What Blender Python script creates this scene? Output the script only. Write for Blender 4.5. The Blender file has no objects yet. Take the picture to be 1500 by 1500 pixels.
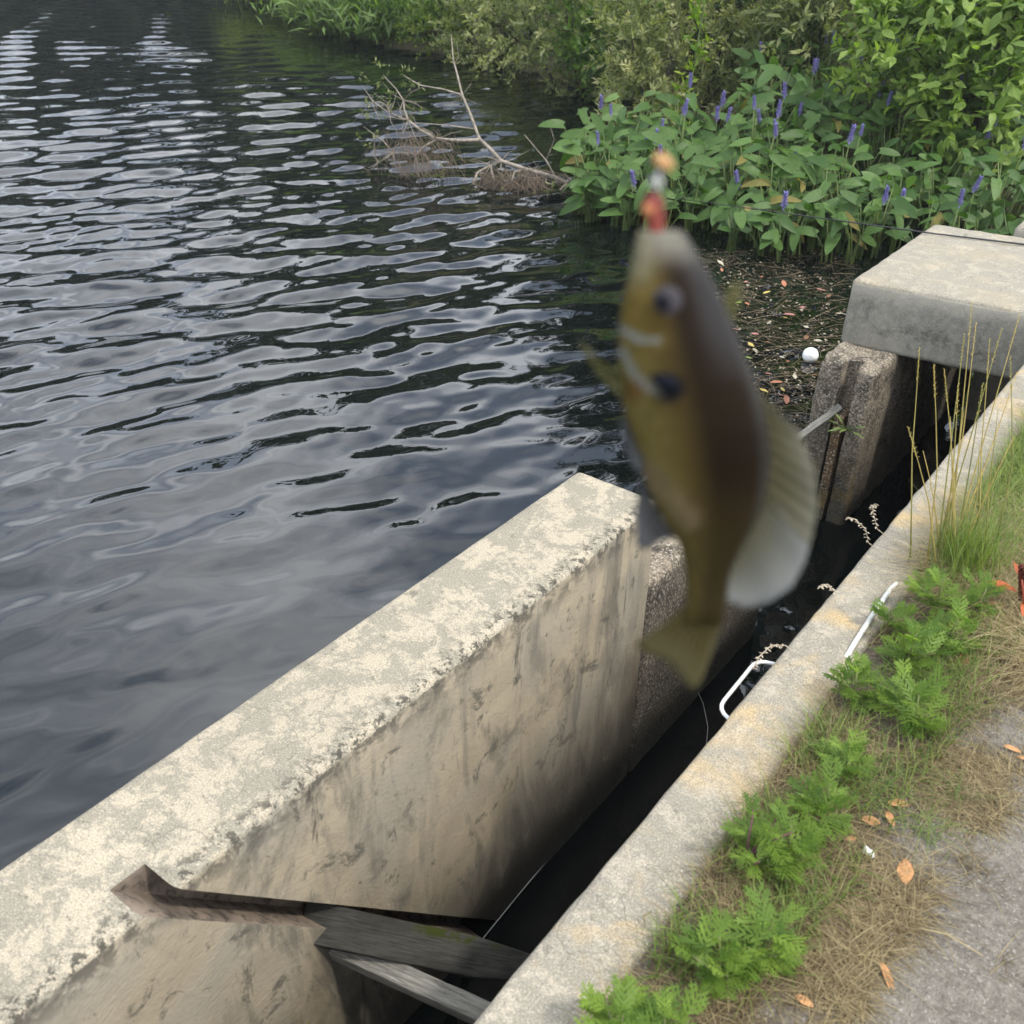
import bpy, bmesh, math, random
import numpy as np
from math import sin, cos, pi, radians
from mathutils import Vector, Matrix, noise as mnoise

random.seed(7); rng = np.random.default_rng(7)
S = bpy.context.scene
C = S.collection

# ------------------------------------------------------------------ camera
H = 1.3                       # metres above the coping of the channel
FPX = 1500.0                  # focal length in photo pixels (photo is 1500 px wide)
def _v(p): return np.array([p[0]-750.0, -(p[1]-750.0), -FPX])
_Z = -_v((690, 3150)); _Z /= np.linalg.norm(_Z)             # vertical vanishing point
_Y = _v((2060, -120)); _Y = _Y - _Z*(_Y@_Z); _Y /= np.linalg.norm(_Y)   # channel direction
_X = np.cross(_Y, _Z)
MC = np.array([_X, _Y, _Z])
CAM = np.array([0, 0, H])
def ray(x, y): return MC @ _v((x, y))
def PZ(x, y, z=0.0):
    r = ray(x, y); return CAM + r*((z-H)/r[2])
def PX(x, y, X):
    r = ray(x, y); return CAM + r*(X/r[0])
def PY(x, y, Y):
    r = ray(x, y); return CAM + r*(Y/r[1])
def PD(x, y, d): return CAM + ray(x, y)/FPX*d

cd = bpy.data.cameras.new('camera'); cam = bpy.data.objects.new('camera', cd); C.objects.link(cam)
cd.sensor_width = 36; cd.lens = 36*FPX/1500
cd.clip_start = 0.02; cd.clip_end = 600
m4 = Matrix([list(MC[i])+[CAM[i]] for i in range(3)]+[[0, 0, 0, 1]])
cam.matrix_world = m4
cd.dof.use_dof = True; cd.dof.focus_distance = 3.2; cd.dof.aperture_fstop = 7.4
S.camera = cam

# ------------------------------------------------------------------ world and sun
SUN = Vector((0.52, 0.06, 0.85)).normalized()
w = bpy.data.worlds.new('World'); S.world = w; w.use_nodes = True
nt = w.node_tree; nt.nodes.clear()
out = nt.nodes.new('ShaderNodeOutputWorld'); bg = nt.nodes.new('ShaderNodeBackground')
sky = nt.nodes.new('ShaderNodeTexSky'); sky.sky_type = 'NISHITA'; sky.sun_disc = False
sky.sun_elevation = math.asin(SUN.z); sky.sun_rotation = math.atan2(SUN.x, SUN.y)
sky.dust_density = 3.0
tc = nt.nodes.new('ShaderNodeTexCoord'); mp = nt.nodes.new('ShaderNodeMapping')
mp.inputs['Scale'].default_value = (1, 1, 1.9)
nz = nt.nodes.new('ShaderNodeTexNoise'); nz.inputs['Scale'].default_value = 3.2
nz.inputs['Detail'].default_value = 9; nz.inputs['Roughness'].default_value = .55; nz.inputs['Distortion'].default_value = .5
r1 = nt.nodes.new('ShaderNodeValToRGB')
r1.color_ramp.elements[0].position = .34; r1.color_ramp.elements[0].color = (4.4, 5.4, 7.2, 1)
r1.color_ramp.elements[1].position = .66; r1.color_ramp.elements[1].color = (19.5, 20, 20.6, 1)
mx = nt.nodes.new('ShaderNodeMix'); mx.data_type = 'RGBA'; mx.inputs[0].default_value = .82
nt.links.new(tc.outputs['Generated'], mp.inputs[0]); nt.links.new(mp.outputs[0], nz.inputs['Vector'])
nt.links.new(nz.outputs['Fac'], r1.inputs[0])
nt.links.new(sky.outputs[0], mx.inputs[6]); nt.links.new(r1.outputs[0], mx.inputs[7])
nt.links.new(mx.outputs[2], bg.inputs[0]); bg.inputs[1].default_value = .142
nt.links.new(bg.outputs[0], out.inputs[0])
sd = bpy.data.lights.new('sun', 'SUN'); sd.energy = 2.4; sd.angle = radians(4.0); sd.color = (1, .95, .86)
so = bpy.data.objects.new('sun', sd); C.objects.link(so)
so.rotation_euler = (-SUN).to_track_quat('-Z', 'Y').to_euler()
S.view_settings.view_transform = 'Standard'; S.view_settings.look = 'None'
S.view_settings.exposure = 0.58; S.view_settings.gamma = 1

S.cycles.max_bounces = 6; S.cycles.diffuse_bounces = 3; S.cycles.glossy_bounces = 3; S.cycles.transmission_bounces = 3; S.cycles.transparent_max_bounces = 8
S.cycles.caustics_reflective = False; S.cycles.caustics_refractive = False
# ------------------------------------------------------------------ helpers
def tag(o, label=None, cat=None, group=None, kind=None):
    if label: o['label'] = label
    if cat: o['category'] = cat
    if group: o['group'] = group
    if kind: o['kind'] = kind
    return o
def link(name, data, mat=None, parent=None, smooth=False):
    o = bpy.data.objects.new(name, data); C.objects.link(o)
    if data is not None and mat is not None and not data.materials:
        for mm in (mat if isinstance(mat, (list, tuple)) else [mat]): data.materials.append(mm)
    if parent is not None: o.parent = parent
    if smooth and data is not None:
        data.polygons.foreach_set('use_smooth', np.ones(len(data.polygons), dtype=bool))
    return o
def empty(name, loc=(0, 0, 0), rz=0):
    o = bpy.data.objects.new(name, None); C.objects.link(o); o.location = loc; o.rotation_euler = (0, 0, rz)
    o.empty_display_size = .05
    return o
def mesh_np(name, V, F, tint=None):
    """V (n,3), F (m,k) uniform; tint (n,) goes to a float attribute"""
    me = bpy.data.meshes.new(name)
    V = np.asarray(V, dtype=np.float32); F = np.asarray(F, dtype=np.int32); k = F.shape[1]
    me.vertices.add(len(V)); me.vertices.foreach_set('co', V.ravel())
    me.loops.add(F.size); me.loops.foreach_set('vertex_index', F.ravel())
    me.polygons.add(len(F)); me.polygons.foreach_set('loop_start', np.arange(len(F), dtype=np.int32)*k)
    me.polygons.foreach_set('loop_total', np.full(len(F), k, dtype=np.int32))
    if tint is not None:
        a = me.attributes.new('tint', 'FLOAT', 'POINT'); a.data.foreach_set('value', np.asarray(tint, dtype=np.float32))
    me.update(calc_edges=True); me.validate()
    return me
def mesh_py(name, V, F):
    me = bpy.data.meshes.new(name); me.from_pydata([tuple(v) for v in V], [], F); me.update(); return me

class MB:                                   # collects tubes and polygons of ONE part
    def __init__(s): s.v = []; s.f = []; s.t = []
    def tube(s, pts, r, n=5, tint=0.5, cap=True):
        pts = [Vector(p) for p in pts]
        if not hasattr(r, '__len__'): r = [r]*len(pts)
        b0 = len(s.v); ref = Vector((0.31, 0.2, 0.93))
        for i, p in enumerate(pts):
            d = (pts[min(i+1, len(pts)-1)]-pts[max(i-1, 0)])
            d = d.normalized() if d.length > 1e-9 else Vector((0, 0, 1))
            a = d.cross(ref)
            if a.length < .1: a = d.cross(Vector((1, 0, 0)))
            a.normalize(); b = d.cross(a)
            for k in range(n):
                t = 2*pi*k/n; s.v.append(p+(a*cos(t)+b*sin(t))*r[i]); s.t.append(tint)
        for i in range(len(pts)-1):
            for k in range(n):
                s.f.append((b0+i*n+k, b0+i*n+(k+1) % n, b0+(i+1)*n+(k+1) % n, b0+(i+1)*n+k))
        if cap:
            s.f.append(tuple(b0+k for k in range(n))[::-1]); s.f.append(tuple(b0+(len(pts)-1)*n+k for k in range(n)))
        return s
    def poly(s, vs, fs, tint=.5):
        b0 = len(s.v); s.v += [Vector(v) for v in vs]; s.t += [tint]*len(vs)
        s.f += [tuple(b0+i for i in f) for f in fs]; return s
    def mesh(s, name):
        me = mesh_py(name, s.v, s.f)
        a = me.attributes.new('tint', 'FLOAT', 'POINT'); a.data.foreach_set('value', np.array(s.t, dtype=np.float32))
        return me
    def build(s, name, mat, parent=None, smooth=True): return link(name, s.mesh(name), mat, parent, smooth)

# ------------------------------------------------------------------ materials
class NM:
    def __init__(s, name):
        s.m = bpy.data.materials.new(name); s.m.use_nodes = True; s.t = s.m.node_tree
        s.b = s.t.nodes['Principled BSDF']; s.o = s.t.nodes['Material Output']
    def n(s, typ, **kw):
        nd = s.t.nodes.new('ShaderNode'+typ)
        for k, v in kw.items():
            if k in nd.inputs: nd.inputs[k].default_value = v
            else: setattr(nd, k, v)
        return nd
    def l(s, a, b): s.t.links.new(a, b)
    def pos(s, scale=(1, 1, 1), rot=(0, 0, 0), loc=(0, 0, 0), obj=False):
        src = s.n('TexCoord').outputs['Object'] if obj else s.n('NewGeometry').outputs['Position']
        mp = s.n('Mapping'); mp.inputs['Scale'].default_value = scale; mp.inputs['Rotation'].default_value = rot
        mp.inputs['Location'].default_value = loc
        s.l(src, mp.inputs[0]); return mp.outputs[0]
    def noise(s, vec, scale, detail=4, rough=.55, dist=0):
        nd = s.n('TexNoise', Scale=scale, Detail=detail, Roughness=rough, Distortion=dist); s.l(vec, nd.inputs['Vector'])
        return nd.outputs['Fac']
    def ramp(s, fac, stops, interp='LINEAR'):
        nd = s.n('ValToRGB'); cr = nd.color_ramp; cr.interpolation = interp
        while len(cr.elements) > 1: cr.elements.remove(cr.elements[-1])
        for i, (p, c) in enumerate(stops):
            e = cr.elements[0] if i == 0 else cr.elements.new(p)
            e.position = p
            e.color = (c, c, c, 1) if not hasattr(c, '__len__') else (*c, 1)
        s.l(fac, nd.inputs[0]); return nd.outputs[0]
    def mix(s, fac, a, b, blend='MIX'):
        nd = s.n('Mix', data_type='RGBA', blend_type=blend)
        for v, i in ((fac, 0), (a, 6), (b, 7)):
            if hasattr(v, 'is_linked') or isinstance(v, bpy.types.NodeSocket): s.l(v, nd.inputs[i])
            else: nd.inputs[i].default_value = v if not hasattr(v, '__len__') else (*v, 1)
        return nd.outputs[2]
    def math(s, op, a, b=0.0):
        nd = s.n('Math', operation=op)
        for v, i in ((a, 0), (b, 1)):
            if isinstance(v, bpy.types.NodeSocket): s.l(v, nd.inputs[i])
            else: nd.inputs[i].default_value = v
        return nd.outputs[0]
    def xyz(s, vec):
        nd = s.n('SeparateXYZ'); s.l(vec, nd.inputs[0]); return nd.outputs
    def rng(s, v, a, b, c=0.0, d=1.0):
        nd = s.n('MapRange'); s.l(v, nd.inputs[0])
        for i, q in enumerate((a, b, c, d)): nd.inputs[i+1].default_value = q
        nd.interpolation_type = 'SMOOTHSTEP'
        return nd.outputs[0]
    def bump(s, h, strength=.5, dist=.01, normal=None):
        nd = s.n('Bump'); nd.inputs['Strength'].default_value = strength; nd.inputs['Distance'].default_value = dist
        s.l(h, nd.inputs['Height'])
        if normal: s.l(normal, nd.inputs['Normal'])
        return nd.outputs[0]
    def done(s, col=None, rough=.9, normal=None, spec=.25):
        if col is not None:
            if isinstance(col, bpy.types.NodeSocket): s.l(col, s.b.inputs['Base Color'])
            else: s.b.inputs['Base Color'].default_value = (*col, 1)
        if isinstance(rough, bpy.types.NodeSocket): s.l(rough, s.b.inputs['Roughness'])
        else: s.b.inputs['Roughness'].default_value = rough
        if normal is not None: s.l(normal, s.b.inputs['Normal'])
        s.b.inputs['Specular IOR Level'].default_value = spec
        return s.m

def plain(name, col, rough=.6, spec=.4, var=0.0, metal=0.0, vscale=30):
    k = NM(name)
    c = col
    if var:
        c = k.mix(k.ramp(k.noise(k.pos(obj=True), vscale, 3), [(.3, 0.0), (.7, 1.0)]), [x*(1-var) for x in col], [min(1, x*(1+var)) for x in col])
    k.b.inputs['Metallic'].default_value = metal
    return k.done(c, rough, None, spec)

def leafmat(name, dark, light, trans=.35, rough=.5, spec=.35, extra=None):
    """tint attribute (per leaf) drives the hue from dark to light; thin, lets light through"""
    k = NM(name)
    at = k.n('Attribute', attribute_name='tint')
    oi = k.n('ObjectInfo')
    f = k.math('ADD', at.outputs['Fac'], k.math('MULTIPLY', k.math('SUBTRACT', oi.outputs['Random'], .5), .6))
    stops = [(0.0, dark), (1.0, light)] if extra is None else [(0.0, dark), (.8, light), (1.0, extra)]
    col = k.ramp(f, stops)
    n = k.noise(k.pos(), 60, 2)
    col = k.mix(k.ramp(n, [(.35, .0), (.7, .35)]), col, tuple(x*.6 for x in dark))
    k.done(col, rough, None, spec)
    tr = k.n('BsdfTranslucent'); k.l(k.mix(.5, col, (.35, .5, .05), 'MULTIPLY'), tr.inputs[0])
    tc2 = k.mix(1.0, col, (1.5, 1.7, .7), 'MULTIPLY'); k.l(tc2, tr.inputs[0])
    ms = k.n('MixShader'); ms.inputs[0].default_value = trans
    k.l(k.b.outputs[0], ms.inputs[1]); k.l(tr.outputs[0], ms.inputs[2]); k.l(ms.outputs[0], k.o.inputs[0])
    return k.m

def concrete_top(name, pale=(.36, .312, .232), grey=(.17, .158, .125), edge_x=None, amount=.55, coarse=0.0, orange=0.0, speck=1.0):
    k = NM(name); p = k.pos()
    big = k.noise(p, 2.2, 3); mid = k.noise(p, 14, 6, .65, .6); fine = k.noise(p, 90, 5, .7); grit = k.noise(p, 330, 2, .6)
    col = k.mix(k.ramp(big, [(.3, 0.0), (.7, 1.0)]), pale, tuple(x*.86 for x in pale))
    f = k.math('ADD', k.math('MULTIPLY', mid, .65), k.math('MULTIPLY', fine, .35))
    lich = k.ramp(f, [(amount-.045, 1.0), (amount+.015, .0)])
    lich = k.math('MULTIPLY', k.math('SUBTRACT', 1.0, lich), 1.0)
    col = k.mix(k.math('MULTIPLY', lich, .72), col, grey)
    col = k.mix(k.ramp(k.noise(p, 38, 5, .7, .8), [(.60, .0), (.66, .7)]), col, tuple(q*.6 for q in grey))
    if orange:
        o = k.ramp(k.noise(p, 5, 4, .6, .5), [(.5, 0.0), (.66, orange)]); col = k.mix(o, col, (.42, .30, .14))
    col = k.mix(k.ramp(grit, [(.38, .75*speck), (.5, .0)]), col, (.10, .092, .075))
    col = k.mix(k.ramp(grit, [(.56, .0), (.7, .5*speck)]), col, (.66, .62, .53))
    vor = k.n('TexVoronoi', feature='DISTANCE_TO_EDGE', Scale=11.0)
    wv = k.n('Mapping'); nz2 = k.n('TexNoise', Scale=9.0, Detail=4.0); k.l(p, nz2.inputs['Vector'])
    add = k.n('VectorMath', operation='MULTIPLY_ADD'); k.l(nz2.outputs['Color'], add.inputs[0]); add.inputs[1].default_value = (.12, .12, .12); k.l(p, add.inputs[2])
    k.l(add.outputs[0], vor.inputs['Vector'])
    crack = k.ramp(vor.outputs['Distance'], [(.0, 1.0), (.016, .0)])
    crack = k.math('MULTIPLY', crack, k.ramp(k.noise(p, 4, 2), [(.46, .0), (.58, .6)]))
    col = k.mix(crack, col, (.12, .11, .09))
    if edge_x is not None:                                   # black lichen that grows along the arris
        X = k.xyz(p)[0]
        d = k.rng(X, edge_x-.065, edge_x-.006)
        e = k.math('MULTIPLY', d, k.ramp(k.noise(p, 52, 7, .78, .3), [(.515, .0), (.55, 1.0)]))
        col = k.mix(k.math('MULTIPLY', e, .92), col, (.045, .042, .033))
    h = k.math('ADD', k.math('MULTIPLY', fine, .6), k.math('MULTIPLY', grit, .5+coarse))
    h = k.math('SUBTRACT', h, k.math('MULTIPLY', crack, .5))
    return k.done(col, .92, k.bump(h, .55+coarse*.4, .006), .15)

def concrete_face(name, tan=(.37, .31, .22), dark=(.055, .05, .042), zlow=-.94):
    k = NM(name); p = k.pos(); x, y, z = k.xyz(p)
    mid = k.noise(p, 6, 5, .6, .8); fine = k.noise(p, 70, 5, .7)
    strk = k.noise(k.pos(scale=(1, 3.2, .55)), 3.0, 5, .62, .5)
    col = k.mix(k.ramp(mid, [(.3, .0), (.7, 1.0)]), tan, tuple(q*.72 for q in tan))
    col = k.mix(k.ramp(k.noise(p, 2.4, 3, .5, 1.0), [(.45, .0), (.62, .6)]), col, (.25, .235, .195))
    col = k.mix(k.ramp(k.noise(k.pos(scale=(1, 1.5, .7), loc=(0, 3, 1)), 3.1, 7, .68, 1.2), [(.53, .0), (.64, .75)]), col, (.12, .11, .088))
    # trowel arcs
    def arcs(cy, cz, sc):
        mp = k.n('Mapping'); mp.inputs['Location'].default_value = (0, -cy, -cz); k.l(p, mp.inputs[0])
        ml = k.n('VectorMath', operation='MULTIPLY'); k.l(mp.outputs[0], ml.inputs[0]); ml.inputs[1].default_value = (0, 1, 1.0)
        wv = k.n('TexWave', wave_type='RINGS', rings_direction='X', Scale=sc, Distortion=9.0, Detail=5.0)
        wv.inputs['Detail Scale'].default_value = 1.6; wv.inputs['Detail Roughness'].default_value = .62; k.l(ml.outputs[0], wv.inputs['Vector'])
        return wv.outputs['Fac']
    a1 = arcs(.86, -.52, 31); a2 = arcs(.62, -.75, 28)
    sel = k.ramp(k.noise(p, 2.0, 1), [(.45, .0), (.55, 1.0)])
    ar = k.math('ADD', k.math('MULTIPLY', a1, sel), k.math('MULTIPLY', a2, k.math('SUBTRACT', 1.0, sel)))
    near = k.math('MULTIPLY', k.rng(y, 1.4, .9), k.ramp(k.noise(p, 7, 3, .6), [(.36, .1), (.62, 1.0)]))
    ar = k.math('MULTIPLY', ar, k.math('ADD', .12, k.math('MULTIPLY', near, .88)))
    col = k.mix(k.math('MULTIPLY', k.ramp(ar, [(.0, .0), (.5, .0), (1.0, .13)]), near), col, (.47, .40, .29))
    # run-off streaks, damp plus painted shade at the foot, lichen under the arris
    st = k.ramp(strk, [(.54, .0), (.68, .7)]); col = k.mix(st, col, (.13, .12, .10))
    st2 = k.ramp(k.noise(k.pos(scale=(1, 3.4, .6), loc=(3, 1, 2)), 2.6, 7, .7, 1.6), [(.60, .0), (.67, .8)]); col = k.mix(st2, col, dark)
    wet = k.rng(k.math('ADD', z, k.math('MULTIPLY', k.math('SUBTRACT', k.noise(k.pos(scale=(1, 1.6, .6)), 3.0, 5, .65, .8), k.math('MULTIPLY', y, .14)), .55)), zlow+.84, zlow+.28); col = k.mix(k.math('MULTIPLY', wet, .94), col, (.022, .020, .016))
    top = k.rng(z, -.09, -.005); e = k.math('MULTIPLY', top, k.ramp(k.noise(p, 26, 6, .7, .4), [(.42, .0), (.55, 1.0)])); col = k.mix(k.math('MULTIPLY', e, .85), col, dark)
    spots = k.ramp(k.noise(p, 13, 7, .75, .5), [(.57, .0), (.64, .8)]); col = k.mix(spots, col, (.08, .075, .06))
    h = k.math('ADD', k.math('MULTIPLY', fine, .6), k.math('MULTIPLY', ar, .05))
    return k.done(col, .9, k.bump(h, .6, .006), .15)

def concrete_rough(name, a=(.30, .25, .185), b=(.06, .053, .042), moss=.5, zlow=-.94, z0=.42):
    k = NM(name); p = k.pos(); x, y, z = k.xyz(p)
    mid = k.noise(p, 11, 7, .72, .6); fine = k.noise(p, 60, 5, .75); grit = k.noise(p, 120, 3, .65)
    col = k.mix(k.ramp(mid, [(.38, .0), (.62, 1.0)]), a, b)
    col = k.mix(k.ramp(grit, [(.54, .0), (.64, .8)]), col, (.48, .43, .35))
    col = k.mix(k.ramp(grit, [(.36, .85), (.46, .0)]), col, (.05, .045, .04))
    wet = k.rng(k.math('ADD', z, k.math('MULTIPLY', mid, .3)), zlow+z0+.35, zlow+.1); col = k.mix(k.math('MULTIPLY', wet, .85), col, (.03, .028, .022))
    if moss: col = k.mix(k.math('MULTIPLY', k.ramp(k.noise(p, 7, 4, .6), [(.56, .0), (.66, moss)]), wet), col, (.14, .10, .03))
    h = k.math('ADD', fine, k.math('MULTIPLY', grit, .7))
    return k.done(col, .9, k.bump(h, .9, .010), .15)

M_walltop = concrete_top('weathered_wall_top', edge_x=-.984, amount=.512, speck=.6)
M_wallface = concrete_face('plastered_wall_face')
M_coping = concrete_top('coping_concrete', pale=(.34, .30, .232), grey=(.19, .175, .142), amount=.48, coarse=.1, orange=.75, speck=.6)
M_chanface = concrete_rough('channel_face', moss=0, z0=.75)
M_slabtop = concrete_top('slab_top', pale=(.33, .298, .235), grey=(.21, .194, .158), amount=.48, coarse=.1, orange=.15, speck=.6)
M_rough = concrete_rough('exposed_aggregate')
M_lowwall = concrete_rough('low_wall_rough', a=(.20, .17, .13), b=(.055, .05, .042), moss=0, z0=.55)
def slabface():
    k = NM('slab_face'); p = k.pos()
    c = k.mix(k.ramp(k.noise(p, 4, 5, .6, .5), [(.35, .0), (.65, 1.0)]), (.235, .222, .185), (.15, .142, .12))
    c = k.mix(k.ramp(k.noise(p, 4.5, 7, .68, .9), [(.54, .0), (.64, .75)]), c, (.075, .072, .062))
    c = k.mix(k.ramp(k.noise(p, 38, 6, .7), [(.45, .0), (.65, .55)]), c, (.30, .285, .24))
    zz = k.xyz(p)[2]; c = k.mix(k.math('MULTIPLY', k.rng(k.math('ADD', zz, k.math('MULTIPLY', k.noise(p, 9, 6, .7), .12)), -.03, .06), .7), c, (.36, .335, .27))
    c = k.mix(k.ramp(k.noise(p, 200, 2), [(.56, .0), (.7, .5)]), c, (.36, .35, .31))
    return k.done(c, .92, k.bump(k.noise(p, 160, 4, .7), .5, .005), .15)
M_slabface = slabface()
def groove():
    k = NM('stained_groove'); p = k.pos(); c = k.mix(k.ramp(k.noise(p, 8, 6, .65, .6), [(.35, .0), (.65, 1.0)]), (.235, .185, .14), (.115, .092, .074))
    c = k.mix(k.ramp(k.noise(p, 40, 6, .7), [(.50, .0), (.62, .8)]), c, (.045, .04, .033)); return k.done(c, .9, k.bump(k.noise(p, 70, 5, .7), .5, .005), .12)
M_groove = groove()

def water_mat():
    k = NM('pond_water'); p = k.pos()
    n = k.math('ADD', k.noise(k.pos(scale=(1, .55, 1), rot=(0, 0, radians(-25))), 9, 3, .5, .4), k.math('MULTIPLY', k.noise(p, 34, 2), .12))
    k.b.inputs['IOR'].default_value = 1.52
    m = k.done((.002, .003, .0028), .02, k.bump(n, .05, .010), .5)
    return m
M_water = water_mat()

def dirt_mat():
    k = NM('sandy_dirt'); p = k.pos()
    c = k.mix(k.ramp(k.noise(p, 3, 5, .6), [(.35, .0), (.65, 1.0)]), (.150, .134, .112), (.10, .087, .072))
    c = k.mix(k.ramp(k.noise(p, 55, 5, .75), [(.42, .0), (.62, .5)]), c, (.25, .23, .195))
    x_ = k.math('ADD', k.xyz(p)[0], k.math('MULTIPLY', k.noise(p, 7, 5, .65), .30)); c = k.mix(k.math('MULTIPLY', k.rng(x_, .05, -.10), .75), c, (.085, .062, .042))
    c = k.mix(k.ramp(k.noise(p, 260, 2, .6), [(.32, .75), (.45, .0)]), c, (.075, .065, .055))
    c = k.mix(k.ramp(k.noise(p, 190, 2, .6), [(.60, .0), (.70, .7)]), c, (.34, .315, .275))
    h = k.math('ADD', k.noise(p, 60, 5, .75), k.math('MULTIPLY', k.noise(p, 260, 2), .8))
    return k.done(c, .95, k.bump(h, .8, .008), .1)
M_dirt = dirt_mat()
def soil_mat():
    k = NM('dark_soil'); p = k.pos()
    c = k.mix(k.noise(p, 3, 6, .7), (.05, .045, .025), (.09, .085, .045))
    return k.done(c, .95, k.bump(k.noise(p, 12, 5, .7), .8, .05), .1)
M_soil = soil_mat()
def wood_mat(name, a, b, moss=False):
    k = NM(name); p = k.pos(scale=(2.2, 34, 34), obj=True)
    g = k.noise(p, 7, 8, .75, .6); g2 = k.noise(k.pos(obj=True), 9, 4)
    c = k.mix(k.ramp(g, [(.35, .0), (.62, 1.0)]), a, b)
    c = k.mix(k.ramp(g2, [(.45, .0), (.7, .6)]), c, tuple(q*.45 for q in a))
    if moss:
        px = k.xyz(k.pos(obj=True))
        mk = k.math('MULTIPLY', k.math('MULTIPLY', k.rng(px[0], -.06, .0), k.rng(px[0], .17, .10)), k.rng(px[1], .012, .026))
        mk = k.math('MULTIPLY', mk, k.ramp(k.noise(k.pos(obj=True), 45, 4, .7), [(.42, .0), (.52, 1.0)]))
        c = k.mix(mk, c, (.028, .034, .006))
    return k.done(c, .85, k.bump(g, .9, .006), .1)
M_beam = wood_mat('grey_weathered_wood', (.085, .08, .07), (.26, .25, .22))
M_board = wood_mat('dark_wet_board', (.022, .021, .018), (.06, .058, .05), moss=True)
M_rustboard = concrete_rough('rotten_board', a=(.16, .10, .045), b=(.05, .035, .02), moss=.8, z0=.1)
M_white = plain('white_paint', (.56, .56, .54), .35, .5, .08)
M_bark = plain('grey_bark', (.22, .19, .155), .9, .1, .4)
M_darkbark = plain('dark_bark', (.035, .029, .022), .95, .1, .4)

# ------------------------------------------------------------------ the setting: ground, dirt, water
ZW = -.94
shore = np.array([(-.46, -70), (-.46, 4.9), (-.95, 5.6), (-1.2, 7.9), (-2.4, 8.7), (-4.3, 9.0), (-5.4, 10.4), (-6.9, 11.0), (-8.7, 11.75), (-10.1, 12.2),
                  (-11.2, 11.9), (-13.9, 13.3), (-17.6, 15.6), (-23, 23), (-27, 34), (-42, 37), (-53, 25), (-57, 2), (-55, -70)])
def sdist(P):
    """positive on land"""
    n = len(shore); d = np.full(len(P), 1e9); inside = np.zeros(len(P), bool)
    for i in range(n):
        a = shore[i]; b = shore[(i+1) % n]; ab = b-a
        t = np.clip(((P-a)@ab)/(ab@ab), 0, 1); q = a+t[:, None]*ab
        d = np.minimum(d, np.hypot(*(P-q).T))
        c = ((a[1] > P[:, 1]) != (b[1] > P[:, 1])) & (P[:, 0] < (b[0]-a[0])*(P[:, 1]-a[1])/(b[1]-a[1]+1e-12)+a[0])
        inside ^= c
    return np.where(inside, -d, d)
def graded(lo, hi, c0, c1, step, g=1.12, mx=6):
    a = list(np.arange(c0, c1+1e-6, step)); s = step
    while a[-1] < hi: s = min(s*g, mx); a.append(a[-1]+s)
    s = step
    while a[0] > lo: s = min(s*g, mx); a.insert(0, a[0]-s)
    return np.array(a)
def grid_faces(nx, ny):
    i, j = np.meshgrid(np.arange(nx-1), np.arange(ny-1), indexing='ij'); a = (i*ny+j).ravel()
    return np.stack([a, a+ny, a+ny+1, a+1], 1)
def vnoise(P, sc, seed=0):
    return np.array([mnoise.noise((x*sc+seed, y*sc, seed*.7)) for x, y in P])

gx = np.unique(np.concatenate([graded(-260, 260, -12, 2, .28), [-.47, -.43]])); gy = graded(-260, 260, -1, 18, .3)
GX, GY = np.meshgrid(gx, gy, indexing='ij'); P = np.stack([GX.ravel(), GY.ravel()], 1)
sdv = sdist(P); nzv = vnoise(P, .35)
land = ZW-.02+np.minimum(1.0, sdv*.42)+np.minimum(sdv, 40)*.02+nzv*.10*np.clip(sdv, 0, 1)
flat = (P[:, 0] > -.46) & (P[:, 1] < 5.0)
land = np.where(flat, -.02, land)
bed = ZW-.12-np.minimum(1.0, -sdv*.3)
gz = np.where(sdv > 0, land, bed)
ground = link('ground', mesh_np('ground', np.c_[P, gz], grid_faces(len(gx), len(gy))), M_soil, None, True); tag(ground, kind='structure')

dx = np.arange(-.44, 2.0, .022); dy = np.arange(-.6, 4.4, .022)
DX, DY = np.meshgrid(dx, dy, indexing='ij'); P = np.stack([DX.ravel(), DY.ravel()], 1)
dz = vnoise(P, 2.2, 3)*.014+vnoise(P, 9, 5)*.006+vnoise(P, 30, 9)*.0025-.002
dz = np.where(P[:, 0] < -.36, np.minimum(dz, -.008), dz)
tag(link('dirt_path', mesh_np('dirt_path', np.c_[P, dz], grid_faces(len(dx), len(dy))), M_dirt, None, True), kind='structure')

# water: one sheet whose waves are real relief
wx = graded(-100, -.3, -6.5, -.3, .023, 1.011, 3.0); wx = wx[wx <= -.28]
wy = np.concatenate([graded(-70, .1, .17, .17, .03, 1.09, 3.0), graded(.2, 60, .2, 8.0, .028, 1.015, 3.0)]); wy = np.unique(wy[(wy > -70)])
WX, WY = np.meshgrid(wx, wy, indexing='ij')
sx = np.gradient(wx)[:, None]+0*WY; sy = np.gradient(wy)[None, :]+0*WX
loc = np.maximum(sx*.9, sy*.45)
hgt = np.zeros_like(WX)
r_ = np.random.default_rng(11)
def env(x, y):
    d = np.hypot(x, y)
    e = .27+.73*np.clip((d-2.6)/3.2, 0, 1)**1.2
    cove = 1/(1+np.exp(-((x+4.3)*1.7)))*1/(1+np.exp(-((y-4.6)*2.2)))
    e = e*(1-.68*cove)
    back = 1/(1+np.exp(-(((x*.55+y*.83)-5.6)*1.4)))        # calm, sheltered cove behind the branch
    e = e*(1-.72*back*np.clip((y-6)/2, 0, 1))
    chan = (x > -1.25) & (y < 4)
    return np.where(chan, .25, e)
E0 = env(WX, WY)
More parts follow.
